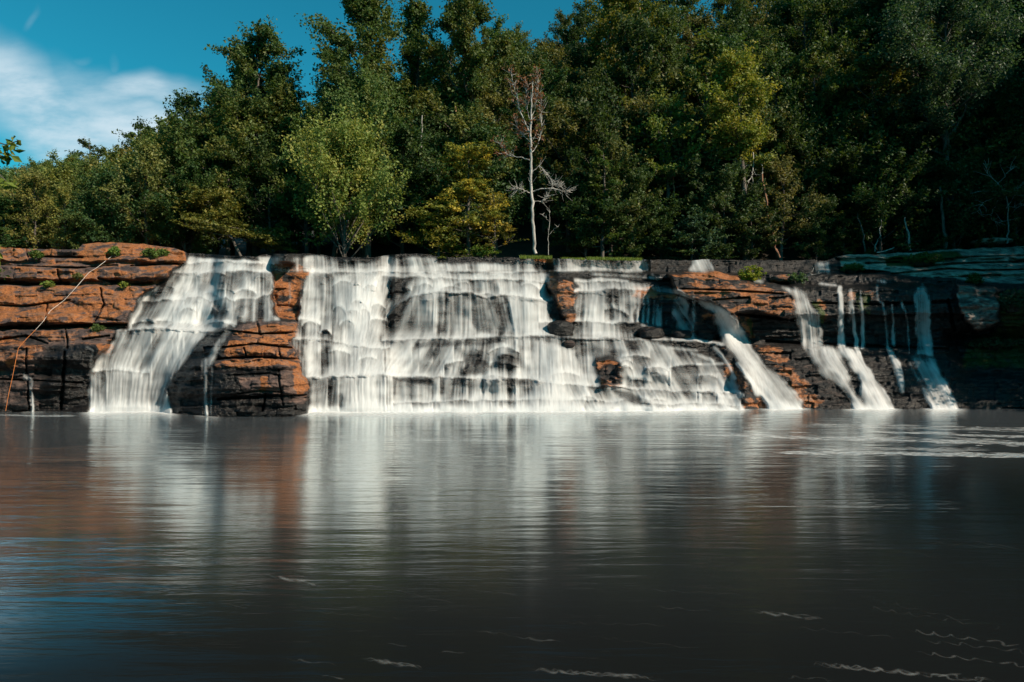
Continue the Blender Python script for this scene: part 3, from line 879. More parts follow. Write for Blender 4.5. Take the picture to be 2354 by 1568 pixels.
Vf = VR_all.reshape(-1, 3); Af = {k: v.reshape(-1) for k, v in AT.items()}
part = np.zeros(len(QF), int)
for k, msk in ((1, A_MASK), (2, C_MASK), (3, L_MASK), (4, T_MASK), (5, N_MASK)):
    part[face_mask(msk) > .5] = k
ROCKS = {1: ("rock_shelf", "sunlit orange layered rock shelf stepping down to the pool beside the left cascade", "rock shelf"),
         2: ("rock_outcrop", "orange topped black rock outcrop jutting into the pool between two cascades", "rock outcrop"),
         3: ("rock_slab", "sloping orange and black slab above the diagonal stream on the right", "rock slab"),
         4: ("rock_bank", "pale grey rock bank with green moss below the dark trees on the right", "rock bank"),
         5: ("rock_block", "pinkish streaked block hanging on the dark cliff right of the thin waterfalls", "rock block")}
for k in range(6):
    v, a, q = cut(Vf, Af, QF[part == k])
    if k == 0:
        tag(link("cliff", mesh("cliff", v, q, M_ROCK, a)), "dark wet stepped bedrock of the falls", kind='structure')
    else:
        tag(link(ROCKS[k][0], mesh(ROCKS[k][0], v, q, M_ROCK, a)), ROCKS[k][1], ROCKS[k][2])

# ---- waterfalls, one object for each separate fall
nrw = NR
idw = np.arange(nrw * nc).reshape(nrw, nc)
QW = np.stack([idw[:-1, :-1], idw[1:, :-1], idw[1:, 1:], idw[:-1, 1:]], -1).reshape(-1, 4)
cflat = SC_.reshape(-1)
keep = cflat[QW].max(1) > .03
fx = RX.reshape(-1)[QW].mean(1); fy = RY.reshape(-1)[QW].mean(1)


def fmask(a):
    return samp(a).reshape(-1)[QW].max(1)


wp = np.zeros(len(QW), int)                                   # 0: central falls
wp[(fx < 660) & (fy > 600)] = 1                               # left cascade
wp[(fmask(TR) > .05) & (fy > 752) & (fx > 432) & (fx < 560)] = 2
wp[(fx < 130)] = 3
wp[(fx < 130) & (fy < 700)] = 14
wp[(fx >= 632) & (fx < 702) & (fy < 742) & (fy > 630)] = 4
diag = (fx > 1598 + np.maximum(fy - 690, 0) * .62 - 26 * (fy > 790)) & (fy > 684)
wp[diag & (fx < 1875)] = 5
m1 = fmask(M1)
wp[(m1 > .02) & (fx > 1780) & (fx < 2030)] = 6
wp[(fx > 1788) & (wp != 6) & (wp != 5) & (fy > 640)] = 7
wp[(wp == 7) & (fx < 1950) & (fy < 800)] = 7
wp[(fmask(M3) > .05) & (fx > 1946) & (fx < 2015) & (fy < 800)] = 8
wp[(fx > 2012 + np.maximum(fy - 800, 0) * .38) & (fy > 640)] = 9
wp[(fx > 2095 - 8 * (fy > 800)) & (fy > 640)] = 10
wp[(fx < 800) & (fy < 626) & (fx > 560)] = 11
wp[(fx > 1540) & (fx < 1680) & (fy < 640)] = 12
wp[(fx > 1840) & (fx < 1930) & (fy < 640)] = 13
FALLS = {0: "wide silky central waterfall dropping over three ledges into the pool",
         1: "white stepped cascade fanning left between the orange shelf and the outcrop",
         2: "thin trickle crossing the outcrop and dripping down its black front",
         3: "tiny thread of water on the black wall below the orange shelf",
         14: "hair thin drip at the top left of the orange shelf under the dark ledge",
         4: "small rivulets on the orange wall between left cascade and central falls",
         5: "diagonal white stream sliding down right of the brown rock steps",
         6: "bluish white fall off the orange slab that slides on diagonally",
         7: "narrow single jet ending in a bell shape above a spreading apron",
         8: "pair of hair thin threads beside the narrow jet on the dark cliff",
         9: "faint broken threads in the middle of the dark mossy cliff",
         10: "straight rightmost fall with a broad bluish apron at its foot",
         11: "low weir fall with dark gaps behind the left cascade top",
         12: "short curtain of white threads on the dark back ledge",
         13: "pale pinkish curtain at the left end of the pale rock bank"}
Vwf = VW.reshape(-1, 3)
for k, lab in FALLS.items():
    q = QW[keep & (wp == k)]
    if len(q) < 4: continue
    v, a, q = cut(Vwf, {'cover': cflat}, q)
    tag(link("waterfall", mesh("waterfall", v, q, M_FALL, a)), lab, "waterfall", "waterfalls over the rock ledges")


def rock_depth(px, py):
    c = int(np.clip(round((px - GX[0]) / 2), 0, len(GX) - 1)); r = int(np.clip(round((py - GY[0]) / 1.5), 0, len(GY) - 1))
    return float(min(D[max(r - 2, 0):r + 3, max(c - 2, 0):c + 3].min(), 1e9))


# ------------------------------------------------------------------ pool, foam, ground
me = mesh("pool_water", [(-140, -30, 0), (140, -30, 0), (140, 52, 0), (-140, 52, 0)], [(0, 1, 2, 3)], M_POOL)
tag(link("pool_water", me), "dark pool reflecting the falls", kind='structure')


def water_pt(px, py, z=.006):
    Y = CAM_H * F / (py - 784)
    return np.array([(px - 1177) * Y / F, Y, z])


def ribbon_mesh(lines):
    """lines: list of (points (n,3), half widths (n,), cover (n,)); flat ribbons on the water"""
    V, Q, C = [], [], []
    o = 0
    for P, hw, cv in lines:
        P = np.asarray(P); n = len(P)
        tdir = np.gradient(P, axis=0); tdir[:, 2] = 0
        tdir /= np.linalg.norm(tdir, axis=1)[:, None] + 1e-9
        nrm = np.stack([-tdir[:, 1], tdir[:, 0], 0 * tdir[:, 0]], 1)
        for s_, c_ in ((-1, 0), (0, 1), (1, 0)):
            V.append(P + nrm * (s_ * np.asarray(hw))[:, None]); C.append(np.asarray(cv) * c_)
        i = np.arange(n - 1)
        for r in (0, 1):
            Q.append(np.stack([o + r * n + i, o + r * n + i + 1, o + (r + 1) * n + i + 1, o + (r + 1) * n + i], 1))
        o += 3 * n
    return np.concatenate(V), np.concatenate(Q), np.concatenate(C)


rng = np.random.default_rng(7)
# white water along the foot of the falls
fp = np.arange(-60, 2300, 6.0)
rowi = int((944 - GY[0]) / 1.5)
covb = np.interp(fp, GX, blur(blur(COV, 12, 1), 2, 0)[rowi - 4])
dbase = np.interp(fp, GX, D[rowi - 1])
dbase = np.minimum(dbase, 43)
Vs, Cs = [], []
offs = (.35, -.2, -.8, -1.7, -3.2, -5.5)
for oy, cf in zip(offs, (.9, 1.0, .85, .45, .18, 0)):
    yy = dbase + oy * (.25 + 1.5 * fbm(fp / 45, fp * 0 + 3, 44, 3))
    Vs.append(np.stack([(fp - 1177) * yy / F, yy, 0 * yy + .012 + .004 * (oy > 0)], 1))
    Cs.append(np.clip(covb * 1.5, 0, 1) * cf)
n_ = len(fp)
i_ = np.arange(n_ - 1)
Qs = np.concatenate([np.stack([r * n_ + i_, r * n_ + i_ + 1, (r + 1) * n_ + i_ + 1, (r + 1) * n_ + i_], 1) for r in range(len(offs) - 1)])
tag(link("foam", mesh("foam", np.concatenate(Vs), Qs, M_FOAM, {'cover': np.concatenate(Cs)})), "white water boiling along the foot of the falls", "foam", kind='stuff')
# bright sunlit foam streaks at the right
lines = []
for (xa, ya, xb, yb, n, spread, k) in ((1830, 976, 2420, 990, 110, 5, .55), (1640, 1000, 2420, 1021, 190, 5, .8), (2020, 994, 2180, 997, 36, 2, .8), (2180, 1000, 2420, 1006, 40, 2, .7),
                                       (1800, 1040, 2420, 1048, 170, 4, .75), (1840, 1030, 2250, 1036, 60, 4, .4), (1300, 985, 1700, 1002, 60, 6, .3), (0, 955, 160, 957, 40, 2, .5), (640, 953, 900, 957, 60, 3, .6)):
    for _ in range(int(n * 1.7)):
        t = rng.random() ** .8
        px = xa + (xb - xa) * t; py = ya + (yb - ya) * t + rng.normal() * spread * .6
        L = rng.uniform(12, 70); m_ = 7
        s = np.linspace(-.5, .5, m_)
        P = np.array([water_pt(px + L * q, py + L * q * (yb - ya) / (xb - xa) + rng.normal() * .3, .008) for q in s])
        hw = rng.uniform(.03, .12) * (1 - (2 * s) ** 2 * .9)
        lines.append((P, hw, np.full(m_, k * rng.uniform(.4, 1))))
v, q, c = ribbon_mesh(lines)
tag(link("foam_streaks", mesh("foam_streaks", v, q, M_FOAM, {'cover': c})), "white foam streaks drifting on the pool at right", "foam", kind='stuff')
# wavy foam trails drifting past in the foreground
lines = []
Zr = lambda x, y: (1177 + x * .5, 919.5 + y * .5)
Zl = lambda x, y: (x * .5, 919.5 + y * .5)
trails = [(Zr, 1500, 655, 2010, 730, 12, 2.0, .8), (Zr, 1800, 645, 2354, 690, 12, 2.2, .8), (Zr, 2070, 640, 2354, 690, 6, 2.5, .9), (Zr, 1540, 890, 2190, 1040, 14, 2, .6), (Zr, 1790, 1055, 2400, 1140, 16, 3.5, 1.2),
          (Zr, 1850, 1100, 2400, 1165, 16, 3, 1.0), (Zr, 1850, 1160, 2400, 1228, 13, 3.6, 1.6), (Zr, 1360, 1208, 2240, 1290, 17, 4.8, 1.7), (Zr, 150, 1020, 800, 1040, 10, 2, .5), (Zr, 60, 1235, 700, 1280, 12, 5, 1.3),
          (Zr, 1080, 965, 1430, 1005, 10, 5, 1.2), (Zr, 0, 1090, 230, 1115, 8, 4, 1.1), (Zr, 560, 870, 1100, 900, 8, 2, .6), (Zr, 600, 945, 930, 975, 9, 2, .7), (Zr, 1250, 1040, 1800, 1100, 12, 2, .6), (Zr, 1250, 560, 1650, 600, 8, 1.6, .6),
          (Zr, 300, 1080, 900, 1150, 10, 2, .5), (Zr, 1400, 480, 2200, 540, 7, 1.5, .45), (Zr, 1580, 945, 2300, 1060, 15, 2, .6), (Zr, 1200, 1270, 1500, 1290, 12, 3, .6),
          (Zl, 1210, 800, 1480, 850, 7, 4.5, 1.3), (Zl, 1750, 860, 2110, 942, 7, 3, .9), (Zl, 2130, 868, 2400, 900, 7, 4, 1.1), (Zl, 1660, 1185, 1950, 1230, 10, 4.5, 1.5), (Zl, 1470, 1268, 1590, 1282, 8, 3.5, 1.4),
          (Zl, 2160, 1060, 2400, 1088, 8, 3, .9), (Zl, 20, 468, 210, 458, 9, 4, .9), (Zl, 1000, 930, 1150, 960, 7, 3, .8), (Zl, 120, 660, 300, 640, 10, 4, .5), (Zl, 1290, 1190, 1560, 1220, 9, 3, .7), (Zl, 340, 590, 470, 720, 12, 3, .4),
          (Zl, 1250, 460, 1330, 480, 6, 2, .5), (Zl, 900, 520, 1120, 550, 8, 3, .5), (Zl, -40, 870, 40, 890, 6, 5, 1.2), (Zl, 1400, 970, 1900, 1010, 8, 2, .5), (Zl, 1780, 1120, 1880, 1135, 6, 4, 1.0), (Zl, 1950, 1155, 2150, 1165, 6, 3, .8)]
for (Zf, xa, ya, xb, yb, am, wd, k) in trails:
    (xa, ya), (xb, yb) = Zf(xa, ya), Zf(xb, yb)
    ln_ = abs(xb - xa); n = int(ln_ / 2.2) + 6
    s = np.linspace(0, 1, n)
    for rep in range(3 if wd > 4 else 1):
        ph = rng.random() * 6; wl = rng.uniform(34, 52)
        wob = np.sin(2 * np.pi * s * ln_ / wl * (1 + .1 * np.sin(s * 5)) + ph + 2.2 * vnoise(s * ln_ / 50, s * 0 + ph, 5))
        amp = am * .5 * (.35 + vnoise(s * ln_ / 40, s * 0 + ph, 91))
        py = ya + (yb - ya) * s + amp * wob * .55 + rep * 2
        px = xa + (xb - xa) * s + amp * .7 * np.cos(2 * np.pi * s * ln_ / wl + ph)
        P = np.array([water_pt(a, min(b, 1640), .005 + .001 * rep) for a, b in zip(px, py)])
        scale_y = P[:, 1] / F
        brk = np.clip(1.6 * vnoise(s * ln_ / 13, s * 0 + ph, 17) - .25, 0, 1)
        hw = np.clip(wd * .55 * scale_y * 3.0 * (.5 + vnoise(s * ln_ / 9, s * 0, 23)), .006, .2) * (1 - (2 * s - 1) ** 4)
        lines.append((P, hw * .65, .13 * k * brk * (1 - (2 * s - 1) ** 6)))
v, q, c = ribbon_mesh(lines)
tag(link("foam_trails", mesh("foam_trails", v, q, M_TRAIL, {'cover': np.clip(c, 0, 2)})), "thin wavy foam trails on the dark pool", "foam", kind='stuff')


# ground behind and beside the falls
def ground_z(x, y):
    x = np.asarray(x, float); y = np.asarray(y, float)
    s = sstep(x, -34, 14)
    g = 10.4 + np.maximum(y - 60, 0) * (.20 + .52 * s) + 9 * sstep(x, 20, 70) * sstep(y, 52, 75)
    g = np.minimum(g, 62 + 0 * g)
    g = g * sstep(y, 50, 57) - 3 * (1 - sstep(y, 50, 57))
    g = g + 24 * sstep(x, 46, 66) * sstep(y, 22, 36)  # ridge at right, mostly out of view, raised to shade the right-hand wood
    rb = x - (.80 * np.clip(y, 4, 60) + 5)
    g = np.maximum(g, -3 + 3.2 * sstep(rb, 0, 3) + 8 * sstep(rb, 1, 22) + .25 * np.maximum(rb - 20, 0))
    lb = -x - (.80 * np.clip(y, 4, 60) + 6)
    g = np.maximum(g, -3 + 3.2 * sstep(lb, 0, 3) + 9 * sstep(lb, 2, 20))
    return g


gx = np.linspace(-190, 190, 191); gy = np.concatenate([np.linspace(-30, 48, 40), np.linspace(50, 200, 90)])
XX, YY = np.meshgrid(gx, gy)
ZZ = ground_z(XX, YY) + .5 * (fbm(XX / 5, YY / 5, 8, 3) - .5)
ig = np.arange(XX.size).reshape(XX.shape)
qg = np.stack([ig[:-1, :-1], ig[:-1, 1:], ig[1:, 1:], ig[1:, :-1]], -1).reshape(-1, 4)
tag(link("hillside", mesh("hillside", np.stack([XX, YY, ZZ], -1).reshape(-1, 3), qg, M_SOIL)), "dark wooded hillside behind the falls", kind='structure')


# ------------------------------------------------------------------ trees
def tubes(paths, sides=6):
    """paths: list of (points (n,3), radii (n,))"""
    V, Q = [], []
    o = 0
    ang = np.linspace(0, 2 * np.pi, sides, endpoint=False)
    for P, rad in paths:
        P = np.asarray(P, float); rad = np.asarray(rad, float)
        n = len(P)
        t = np.gradient(P, axis=0); t /= np.linalg.norm(t, axis=1)[:, None] + 1e-9
        ref = np.where(np.abs(t[:, 2:3]) > .9, np.array([[1., 0, 0]]), np.array([[0, 0, 1.]]))
        a = np.cross(t, ref); a /= np.linalg.norm(a, axis=1)[:, None] + 1e-9
        b = np.cross(t, a)
        ring = P[:, None, :] + rad[:, None, None] * (np.cos(ang)[None, :, None] * a[:, None, :] + np.sin(ang)[None, :, None] * b[:, None, :])
        V.append(ring.reshape(-1, 3))
        i, k = np.meshgrid(np.arange(n - 1), np.arange(sides), indexing='ij')
        k2 = (k + 1) % sides
        Q.append(np.stack([o + i * sides + k, o + i * sides + k2, o + (i + 1) * sides + k2, o + (i + 1) * sides + k], -1).reshape(-1, 4))
        o += n * sides
    return np.concatenate(V), np.concatenate(Q)


def wander(p0, d0, length, n, rng, wob=.12, lift=0.0):
    P = [np.array(p0, float)]; d = np.array(d0, float); d /= np.linalg.norm(d)
    for _ in range(n):
        d = d + rng.normal(0, wob, 3) + np.array([0, 0, lift])
        d /= np.linalg.norm(d)
        P.append(P[-1] + d * length / n)
    return np.array(P)


def leaf_cloud(centres, radii, n_per, size, rng, flat=.6, up=.7, droop=0.0, dirs=None, stretch=0.0):
    """kite-shaped leaves through the volume of each clump"""
    C = np.repeat(centres, n_per, 0); Rr = np.repeat(radii, n_per)
    N = len(C)
    u = rng.normal(0, 1, (N, 3)); u /= np.linalg.norm(u, axis=1)[:, None]
    rr = rng.random(N) ** .42
    p = C + u * (rr * Rr)[:, None] * np.array([1, 1, flat])
    if dirs is not None:
        p += np.repeat(dirs, n_per, 0) * (rng.uniform(-.8, 1.2, N) * Rr * stretch)[:, None]
    p[:, 2] -= droop * Rr * (u[:, 0] ** 2 + u[:, 1] ** 2) * rr
    nrm = rng.normal(0, 1, (N, 3)) + np.array([0, 0, up * 1.6]) + u * .5
    nrm /= np.linalg.norm(nrm, axis=1)[:, None]
    t = np.cross(nrm, rng.normal(0, 1, (N, 3))); t /= np.linalg.norm(t, axis=1)[:, None]
    b = np.cross(nrm, t)
    s = size * rng.uniform(.4, 1.65, N)[:, None]
    V = np.stack([p - t * s * .5, p + b * s * .3 - nrm * s * .08, p + t * s * .5, p - b * s * .3 - nrm * s * .08], 1).reshape(-1, 3)
    Q = np.arange(4 * N).reshape(N, 4)
    tone = np.repeat(rng.random(N), 4)
    cl = np.repeat(np.repeat(rng.random(len(centres)), n_per), 4)
    return V, Q, {'tone': tone, 'clump': cl}


def tree_shape(seed, h=14.0, cw=4.0, base=.3, style='oak', leaf=.30, dens=1.0, lean=(0, 0), nbr=30, trunk_r=None):
    """returns wood (V,Q) and crown (V,Q,attrs), base at the origin"""
    rng = np.random.default_rng(seed)
    n = 14
    s = np.linspace(0, 1, n)
    spine = np.stack([lean[0] * s ** 1.3 * h + .25 * np.cumsum(rng.normal(0, .35, n)) * .5, lean[1] * s * h + .25 * np.cumsum(rng.normal(0, .35, n)) * .5, s * h * .96 - .3], 1)
    spine[:, :2] -= spine[0, :2]
    tr = trunk_r or .017 * h
    paths = [(spine, tr * (1 - s) ** .8 + .02)]
    cen, rad, drs = [], [], []
    unit = lambda a: a / (np.linalg.norm(a) + 1e-9)
    for k in range(nbr):
        f = (k + rng.random()) / nbr
        t = base + (1 - base) * f * .97
        p = np.array([np.interp(t, s, spine[:, a]) for a in range(3)])
        if style == 'oak': prof = math.sin(math.pi * (.2 + .68 * f)) ** .7
        elif style == 'layer': prof = (1 - .72 * f) * (.75 + .25 * math.sin(f * 9))
        elif style == 'spire': prof = .25 + .75 * (1 - f) ** .7
        elif style == 'pine': prof = (.35 + .65 * math.sin(math.pi * (.25 + .65 * f))) * (.6 + .4 * rng.random())
        else: prof = math.sin(math.pi * (.22 + .72 * f)) ** .6
        L = cw * prof * rng.uniform(.6, 1.2)
        az = k * 2.4 + rng.uniform(-.5, .5)
        el = {'oak': rng.uniform(.15, .9), 'layer': rng.uniform(-.1, .25), 'spire': rng.uniform(.7, 1.15), 'pine': rng.uniform(-.1, .4)}.get(style, rng.uniform(.2, .8))
        if style == 'oak' and f > .8: el = rng.uniform(.8, 1.3)
        d = (math.cos(az) * math.cos(el), math.sin(az) * math.cos(el), math.sin(el))
        br = wander(p, d, max(L, .5), 7, rng, .13, {'layer': .01, 'spire': .10}.get(style, .04))
        r0 = max(.018, tr * .36 * (1 - f * .6))
        paths.append((br, np.linspace(r0, .012, 8)))
        for q in range(3):
            i = rng.integers(3, 7)
            d2 = br[i] - br[i - 1]; d2 = d2 / (np.linalg.norm(d2) + 1e-9) + rng.normal(0, .5, 3) * np.array([1, 1, .35 if style == 'layer' else .8])
            sb = wander(br[i], d2, L * rng.uniform(.25, .5) + .3, 4, rng, .15, .04)
            paths.append((sb, np.linspace(r0 * .45, .008, 5)))
            cen.append(sb[-1]); rad.append(rng.uniform(.5, 1.15)); cen.append(sb[2]); rad.append(rng.uniform(.4, .8)); drs += [unit(sb[-1] - sb[-2])] * 2
        for q in (4, 5, 6, 7):
            if rng.random() < .8: cen.append(br[q] + rng.normal(0, .2, 3)); rad.append(rng.uniform(.45, 1.05)); drs.append(unit(br[q] - br[q - 1]))
    drs = np.array(drs)
    cen = np.array(cen); rad = np.array(rad) * max(cw, .22 * h) * .21
    kp = cen[:, 2] > base * h * .72
    cen, rad, drs = cen[kp], rad[kp], drs[kp]
    thinner, stretch = {'spire': (.62, 2.0), 'layer': (.8, 1.1), 'oak': (.86, .8)}.get(style, (1, .5))
    rad = rad * thinner
    flat, up = {'layer': (.22, 1.3), 'spire': (1.1, .1), 'pine': (.5, .5)}.get(style, (.68, .6))
    area = (rad ** 2).mean() / thinner ** 1.4
    n_per = max(8, int(26 * dens * area / (leaf ** 2) * .42))
    if style == 'pine': n_per = int(n_per * .75)
    lv = leaf_cloud(cen, rad, n_per, leaf, rng, flat, up, 0.0, drs, stretch)
    return tubes(paths, 6), lv


def make_tree(name, label, cat, loc, shape, leafmat, barkmat=None, group=None, color=(1, 1, 1), rz=0.0, scale=1.0):
    (wv, wq), (lv, lq, la) = shape
    root = empty(name, loc, label, cat, group)
    root.rotation_euler = (0, 0, rz); root.scale = (scale,) * 3 if not isinstance(scale, tuple) else scale
    link("trunk", mesh("trunk", wv, wq, barkmat or M_BARK), root)
    c = link("crown", mesh("crown", lv, lq, leafmat, la, smooth=False), root)
    c.color = (*color, 1)
    return root


def copy_tree(root, loc, rz, scale, label, color, group=None, name=None):
    r = root.copy(); COL.objects.link(r)
    if name: r.name = name
    r.location = loc; r.rotation_euler = (0, 0, rz); r.scale = scale
    r["label"] = label
    if group: r["group"] = group
    for ch in root.children:
        c = ch.copy(); COL.objects.link(c); c.parent = r
        if ch.name.startswith("crown"): c.color = (*color, 1)
    return r


def base_at(px, Y, dz=0.0):
    x = (px - 1177) * Y / F
    return (x, Y, max(float(ground_z(x, Y)), 9.8) + dz)


# hero trees: (label, px, depth, top py, crown half width in frame units, style, leaf material, extra)
HERO = [
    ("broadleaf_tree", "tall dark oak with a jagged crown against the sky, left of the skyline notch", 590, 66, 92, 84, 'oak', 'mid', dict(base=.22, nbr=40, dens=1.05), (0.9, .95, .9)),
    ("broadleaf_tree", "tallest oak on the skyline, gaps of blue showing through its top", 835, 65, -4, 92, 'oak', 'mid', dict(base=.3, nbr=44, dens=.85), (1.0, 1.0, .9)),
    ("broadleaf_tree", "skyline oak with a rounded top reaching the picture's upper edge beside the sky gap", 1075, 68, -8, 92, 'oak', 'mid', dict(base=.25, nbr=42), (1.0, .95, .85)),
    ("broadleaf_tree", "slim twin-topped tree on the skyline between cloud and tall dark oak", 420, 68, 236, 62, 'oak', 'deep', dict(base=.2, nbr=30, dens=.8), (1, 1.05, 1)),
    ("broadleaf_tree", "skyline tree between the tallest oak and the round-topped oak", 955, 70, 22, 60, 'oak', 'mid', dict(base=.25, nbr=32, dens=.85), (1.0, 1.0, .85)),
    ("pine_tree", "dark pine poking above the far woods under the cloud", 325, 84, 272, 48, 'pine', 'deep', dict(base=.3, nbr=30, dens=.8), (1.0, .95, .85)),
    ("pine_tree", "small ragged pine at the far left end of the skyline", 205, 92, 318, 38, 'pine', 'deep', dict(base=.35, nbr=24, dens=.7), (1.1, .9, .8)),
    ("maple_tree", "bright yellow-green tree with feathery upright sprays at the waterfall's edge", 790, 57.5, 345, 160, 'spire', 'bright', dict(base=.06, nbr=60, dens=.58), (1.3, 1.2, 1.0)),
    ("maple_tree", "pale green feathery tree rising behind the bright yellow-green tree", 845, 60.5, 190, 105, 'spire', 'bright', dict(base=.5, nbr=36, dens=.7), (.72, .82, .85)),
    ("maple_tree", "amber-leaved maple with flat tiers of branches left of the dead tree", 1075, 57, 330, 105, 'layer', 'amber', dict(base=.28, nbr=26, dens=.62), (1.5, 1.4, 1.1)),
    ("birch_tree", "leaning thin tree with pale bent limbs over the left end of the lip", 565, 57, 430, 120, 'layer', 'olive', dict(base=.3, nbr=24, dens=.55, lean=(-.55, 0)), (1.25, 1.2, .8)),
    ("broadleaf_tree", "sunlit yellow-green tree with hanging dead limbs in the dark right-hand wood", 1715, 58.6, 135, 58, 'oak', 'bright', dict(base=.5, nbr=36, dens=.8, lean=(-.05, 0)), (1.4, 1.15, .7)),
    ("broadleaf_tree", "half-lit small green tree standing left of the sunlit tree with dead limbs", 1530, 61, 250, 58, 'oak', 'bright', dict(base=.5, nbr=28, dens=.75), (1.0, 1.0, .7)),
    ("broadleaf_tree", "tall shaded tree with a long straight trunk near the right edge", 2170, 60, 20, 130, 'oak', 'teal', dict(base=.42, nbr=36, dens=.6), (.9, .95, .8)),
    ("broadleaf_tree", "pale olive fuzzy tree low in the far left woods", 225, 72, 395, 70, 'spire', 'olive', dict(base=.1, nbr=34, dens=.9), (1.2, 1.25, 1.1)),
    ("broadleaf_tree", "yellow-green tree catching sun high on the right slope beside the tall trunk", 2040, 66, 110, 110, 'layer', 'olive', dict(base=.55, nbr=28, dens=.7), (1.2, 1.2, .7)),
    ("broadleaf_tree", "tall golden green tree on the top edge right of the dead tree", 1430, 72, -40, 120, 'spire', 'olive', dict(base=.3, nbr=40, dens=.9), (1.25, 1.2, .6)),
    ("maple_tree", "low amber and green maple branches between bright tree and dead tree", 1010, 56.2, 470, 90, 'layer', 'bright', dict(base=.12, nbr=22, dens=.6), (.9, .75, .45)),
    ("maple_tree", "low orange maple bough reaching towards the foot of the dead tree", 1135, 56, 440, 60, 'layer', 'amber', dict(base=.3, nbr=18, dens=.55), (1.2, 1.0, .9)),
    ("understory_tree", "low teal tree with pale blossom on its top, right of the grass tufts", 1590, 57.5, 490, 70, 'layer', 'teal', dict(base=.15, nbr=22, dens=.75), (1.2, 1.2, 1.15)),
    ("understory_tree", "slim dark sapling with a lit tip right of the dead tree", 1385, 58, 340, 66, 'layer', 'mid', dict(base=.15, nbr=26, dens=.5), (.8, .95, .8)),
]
sd = 100
for (nm, lab, px, Y, tpy, hw, style, lm, kw, colr) in HERO:
    sd += 1
    loc = base_at(px, Y)
    ztop = CAM_H - (tpy - 784) * Y / F
    h = ztop - loc[2] + .3
    lean = kw.get('lean', (0, 0))
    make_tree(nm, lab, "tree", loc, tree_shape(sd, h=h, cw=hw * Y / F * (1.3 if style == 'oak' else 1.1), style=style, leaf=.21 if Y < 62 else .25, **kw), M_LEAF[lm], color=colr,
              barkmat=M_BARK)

# forest: prototypes copied along the slope
PROTO = []
for k, (style, h, cw, base_, lm, dn) in enumerate((('oak', 15, 4.0, .22, 'mid', .9), ('oak', 17, 4.4, .28, 'deep', .95), ('oak', 13, 3.6, .18, 'olive', .9), ('layer', 12, 4.4, .15, 'teal', .75),
                                                   ('oak', 16, 3.4, .35, 'mid', .85), ('spire', 14, 3.6, .2, 'deep', .9), ('layer', 9, 4.0, .1, 'deep', .8), ('oak', 10, 4.2, .1, 'deep', 1.0))):
    PROTO.append((h, style, lm, tree_shape(500 + k, h=h, cw=cw, base=base_, style=style, leaf=.25, dens=dn * .78, nbr=34), cw))
first = {}
rng = np.random.default_rng(11)
SHADE = ("dark green", "olive green", "deep green", "bluish green", "mid green", "dense green", "low dark", "bushy dark")


def zone(px, Y):
    if px < 330: return "in the far left woods under the cloud"
    if px < 700: return "behind the leaning tree at the left end of the lip"
    if px < 1200: return "in the sunlit wood behind the bright tree and the amber maple"
    if px < 1650: return "on the shaded slope behind and right of the dead tree"
    if px < 2000: return "on the dark slope behind the sunlit tree with dead limbs"
    return "in the black shade at the right edge of the wood"


def plant(px, Y, k, sc, colr, dz=0.0, label=None):
    h, style, lm, shp, cw = PROTO[k]
    loc = base_at(px, Y, dz)
    rz = rng.uniform(0, 6.28)
    lab = label or f"{SHADE[k]} tree {zone(px, Y)}"
    grp = "forest trees " + zone(px, Y)
    s3 = (sc * rng.uniform(.9, 1.15), sc * rng.uniform(.9, 1.15), sc)
    if k not in first:
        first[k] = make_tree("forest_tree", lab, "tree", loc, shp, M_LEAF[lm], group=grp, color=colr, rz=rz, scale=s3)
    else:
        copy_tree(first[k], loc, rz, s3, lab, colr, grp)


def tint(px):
    b = rng.uniform(.75, 1.2) * (1.45 if px < 420 else 1.1 if px < 1200 else .95)  # leaf colours lightened towards the left to stand in for sunlight
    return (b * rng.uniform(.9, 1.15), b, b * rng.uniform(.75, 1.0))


# skyline limits of the forest (frame units)
SKY = np.array([(-200, 350), (0, 372), (60, 375), (150, 345), (260, 330), (330, 300), (400, 262), (480, 250), (540, 160), (620, 120), (690, 205), (720, 170), (780, 70), (900, 35), (960, 50), (1040, 20), (1150, 20), (1180, 55), (1230, -60), (2700, -200)], float)
for (Y, step, ks) in ((59, 66, (7, 6, 7, 2)), (63, 80, (7, 2, 0, 7)), (70, 74, (7, 7, 2)), (67, 88, (0, 1, 2, 4, 5)), (73, 84, (0, 1, 2, 4)), (81, 92, (1, 0, 2, 5)), (91, 110, (0, 1, 2)), (103, 130, (1, 0))):
    px = -60 + rng.uniform(0, 40)
    while px < 2440:
        if Y > 60 and px > 2380: break
        loc = base_at(px, Y)
        lim = np.interp(px, SKY[:, 0], SKY[:, 1]) + 22
        zmax = CAM_H - (lim - 784) * Y / F
        k = int(rng.choice(ks)); h = PROTO[k][0]
        sc = rng.uniform(.85, 1.15)
        if Y < 60: sc = rng.uniform(.5, .85)
        if Y == 70: sc = rng.uniform(.6, .8)
        room = (zmax - loc[2]) / h
        if room < sc: sc = room * rng.uniform(.86, 1.0)
        skip = (Y < 64 and (1150 < px < 1290)) or (Y < 60 and (640 < px < 1180 or 460 < px < 620)) or sc < .3 or (loc[2] > CAM_H + 900 * Y / F)
        if not skip:
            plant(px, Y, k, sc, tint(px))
        px += step * rng.uniform(.75, 1.25) * (62 / Y) ** .5
